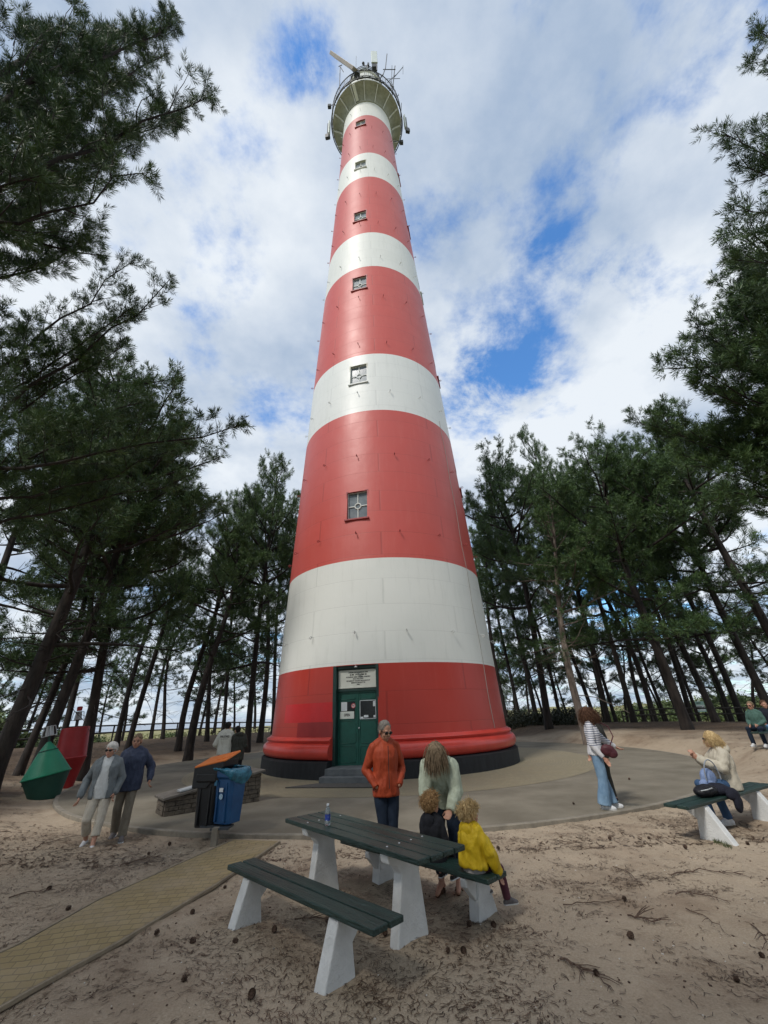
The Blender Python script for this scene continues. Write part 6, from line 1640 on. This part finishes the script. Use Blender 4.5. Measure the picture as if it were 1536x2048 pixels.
def hoops(e):
    mb = MB(); P = [(.17 * math.cos(t), -.10, .10 + .27 * math.sin(t)) for t in np.linspace(-.1, PI + .1, 16)]; mb.tube(P, .010, 6); mb.build('handle', cloth('grey_handle', (.22, .24, .27)), e)
blob('tote_bag', 'bag', 'light blue bag with grey handles held on the blonde woman\'s lap', (5.36, 8.34, .52), bd - .2, [((0, 0, .10), (.15, .09, .13)), ((-.05, 0, .02), (.16, .10, .08))], cloth('light_blue_canvas', (.16, .22, .38), (.21, .28, .45)), .012, 9, seed=5, extra=hoops)

# 8 walking couple
e = P_('white haired woman in a white shirt, open grey jacket and cropped beige trousers walking', (-5.30, 8.72), (.30, -.95), -.13)
J = Jscale(stand_J(), .925); J['hf'] = V3(.25, 1, -.1)
J['kR'] = V3(.10, .14, .47); J['aR'] = V3(.12, -.16, .12); J['tR'] = V3(.15, .0, .03); J['kL'] = V3(-.09, .10, .47); J['aL'] = V3(-.09, .22, .085); J['tL'] = V3(-.11, .39, .06)
J['wR'] = V3(.30, .12, .80); J['eR'] = V3(.29, -.05, 1.05); J['wL'] = V3(-.22, .05, .82); J['eL'] = V3(-.26, -.06, 1.05)
person(J, e, .95, curl=.5); face_parts(J, e, .95, glasses=True)
mb = MB(); torso(mb, J, .020, -.13, .95, belly=.03); flesh('shirt', mb, cloth('white_cotton', (.50, .52, .52)), e, .010, 4, .007, 8, 3)
def open_jacket(J, e, M, s, seed=1):
    mb = MB(); torso(mb, J, .034, -.12, s, 0, 1.04)
    for k in 'LR': chain(mb, [J['s' + k], J['s' + k].lerp(J['e' + k], .5), J['e' + k], J['e' + k].lerp(J['w' + k], .9)], [.072 * s, .068 * s, .062 * s, .050 * s])
    o = flesh('jacket', mb, M, e, .010, 4, .010, 10, seed)
    bm = bmesh.new(); bm.from_mesh(o.data)
    dl = [v for v in bm.verts if v.co.y > .035 and abs(v.co.x) < .085 + .02 * math.sin(v.co.z * 9) and v.co.z < J['nek'].z + .05]
    bmesh.ops.delete(bm, geom=dl, context='VERTS'); bm.to_mesh(o.data); bm.free()
    so_ = o.modifiers.new('thick', 'SOLIDIFY'); so_.thickness = .008; so_.offset = 1
    return o
open_jacket(J, e, cloth('grey_linen', (.13, .15, .16), (.18, .20, .21)), .95)
trousers(J, e, cloth('beige_cotton', (.42, .38, .31), (.50, .46, .39)), .95, length=.62, wk=.075, wa=.075, seed=8); hairdo(J, e, M_hair_w, .95, style='short', length=.055, n=420, seed=18, vol=.006)
for k in 'LR': shoe(J, e, k, M_shoe_w, .95, sole=M_sole)
e = P_('older man in a navy rain jacket and khaki trousers beside the white haired woman', (-5.12, 9.22), (.35, -.94), -.10)
J = Jscale(stand_J(), .975); J['hf'] = V3(.05, 1, -.12); J['kL'] = V3(-.09, .12, .49); J['aL'] = V3(-.09, .16, .085); J['tL'] = V3(-.11, .33, .04); J['aR'] = V3(.10, -.16, .11); J['tR'] = V3(.12, .0, .03)
J['wL'] = V3(-.36, .05, .90); J['eL'] = V3(-.33, -.10, 1.12)
person(J, e, .98, curl=.5, skin=M_skin_b); face_parts(J, e, .98)
jk = top(J, e, cloth('navy_shell', (.028, .038, .070), (.042, .054, .095), rough=.6), .98, name='jacket', infl=.045, low=-.16, amp=.013, seed=19, wide=1.06)
trousers(J, e, cloth('khaki_cotton', (.15, .13, .10), (.20, .175, .135)), .98, wk=.075, wa=.075, seed=9); hairdo(J, e, M_hair_l, .98, style='short', length=.035, n=300, seed=20)
mb = MB(); mb.ell(J['nek'] + V3(0, -.09, -.01), (.11, .06, .06)); mb.ell(J['nek'] + V3(0, -.0, .0), (.105, .09, .04)); flesh('hood', mb, bpy.data.materials['navy_shell'], jk, .009, 3, .008, 14, 3)
for k in 'LR': shoe(J, e, k, M_shoe_g, .98)

# 9 couple seen from behind
e = P_('man seen from behind in a cream sweatshirt with dark lettering, near the pines', (-5.28, 14.55), (-.06, 1), 0)
J = Jscale(stand_J(), 1.0); J['hed'] += V3(.02, .04, -.02); J['hf'] = V3(.2, 1, -.3); J['wL'] = V3(-.16, .16, 1.0); J['eL'] = V3(-.30, -.02, 1.13); J['eR'] = V3(.27, .04, 1.15); J['wR'] = V3(.30, .26, 1.12)
person(J, e, 1.0, hands=('R',), voxel=.010)
ss = top(J, e, cloth('cream_sweatshirt', (.48, .47, .41), (.55, .54, .48), sc=12), name='sweatshirt', infl=.045, low=-.10, amp=.010, seed=21, wide=1.05)
trousers(J, e, M_denim_b, name='jeans', wk=.082, wa=.085, seed=10); hairdo(J, e, M_hair_k, style='short', length=.045, n=240, seed=22)
for k in 'LR': shoe(J, e, k, M_shoe_w)
bv = BVHTree.FromPolygons([v.co for v in ss.data.vertices], [list(p.vertices) for p in ss.data.polygons])
def print_on(V, F, cx, cz, name, M, parent, tilt=0.0):
    out = []
    for v in V:
        x = cx - 0 + v.x * 1.0; z = cz + v.y + tilt * v.x
        h = bv.ray_cast(V3(x, -1.0, z), V3(0, 1, 0)); y = (h[0].y if h[0] is not None else -.17) - .004
        out.append(V3(x, y, z))
    MB().add(out, F).build(name, M, parent)
V, F = text_mesh('FIVE STARS', .085, bold=.003, sx=.68); print_on(V, F, 0.0, 1.335, 'lettering', M_ink, ss)
mb = MB(); [mb.add([V3(-.065 + .020 * i, 1.405 - 1.335, 0), V3(-.053 + .020 * i, 1.405 - 1.335, 0), V3(-.053 + .020 * i, 1.412 - 1.335, 0), V3(-.065 + .020 * i, 1.412 - 1.335, 0)], [(0, 1, 2, 3)]) for i in range(7)]; print_on(mb.V, mb.F, 0, 1.335, 'small_print', M_ink, ss)
mb = MB(); [mb.add([V3(-.10 + .021 * i, -.070, 0), V3(-.086 + .021 * i, -.070, 0), V3(-.086 + .021 * i, -.058, 0), V3(-.10 + .021 * i, -.058, 0)], [(0, 1, 2, 3)]) for i in range(10)]; print_on(mb.V, mb.F, 0, 1.335, 'lower_print', M_ink, ss)
e = P_('dark haired person in a dark olive parka leaning on the man in the cream sweatshirt', (-4.88, 14.60), (-.45, .9), 0)
J = Jscale(stand_J(), .93); J['hed'] += V3(-.06, .03, -.02); J['hf'] = V3(-.2, 1, -.2); J['eL'] = V3(-.22, .12, 1.10); J['wL'] = V3(-.16, .26, 1.02); J['wR'] = V3(.14, .22, .98)
person(J, e, .94, hands=('L',), voxel=.010); M_ol = cloth('dark_olive_parka', (.030, .032, .026), (.05, .05, .042))
jk = top(J, e, M_ol, .94, name='parka', infl=.045, low=-.22, amp=.010, seed=23, sr=1.1)
mb = MB(); mb.ell(J['nek'] + V3(0, -.08, .0), (.115, .07, .07)); flesh('hood', mb, M_ol, jk, .010, 3, .008, 14, 3)
trousers(J, e, bpy.data.materials['black_trousers'], .94, seed=11); hairdo(J, e, M_hair_k, .94, style='short', length=.06, n=240, seed=24)
for k in 'LR': shoe(J, e, k, M_shoe_d, .94)

# 10 two people on the far bench
fz = zt(11.9, 15.2) + .46
e = P_('person in a green shirt, dark jeans and white shoes on the far bench', (11.88, 15.10), (-.85, -.52), fz)
J = seat_J(.98, -.02, .44, .06, .42); J['wL'] = V3(-.10, .30, .18); J['wR'] = V3(.10, .30, .18); J['hf'] = V3(.15, 1, -.1)
person(J, e, .98, voxel=.010); face_parts(J, e, glasses=True); top(J, e, cloth('green_shirt', (.06, .12, .10)), .98, name='shirt', infl=.018, seed=25, low=-.08); trousers(J, e, bpy.data.materials['dark_denim'], .98, wa=.055, seed=12, name='jeans'); hairdo(J, e, M_hair_l, .98, style='short', length=.05, n=200, seed=26)
for k in 'LR': shoe(J, e, k, M_shoe_w, .98, sole=M_sole)
e = P_('person in a dark jacket and light blue jeans sitting at the right edge', (12.55, 15.35), (-.70, -.70), fz)
J = seat_J(1.0, .02, .44, .05, .42); J['hf'] = V3(-.5, 1, -.1); person(J, e, 1.0, voxel=.010); top(J, e, cloth('dark_navy_jacket', (.012, .015, .024)), name='jacket', infl=.045, seed=27, low=-.1)
trousers(J, e, cloth('sky_denim', (.14, .27, .42)), wa=.06, seed=13, name='jeans'); hairdo(J, e, M_hair_b, style='short', length=.06, n=200, seed=28)
for k in 'LR': shoe(J, e, k, M_shoe_d)
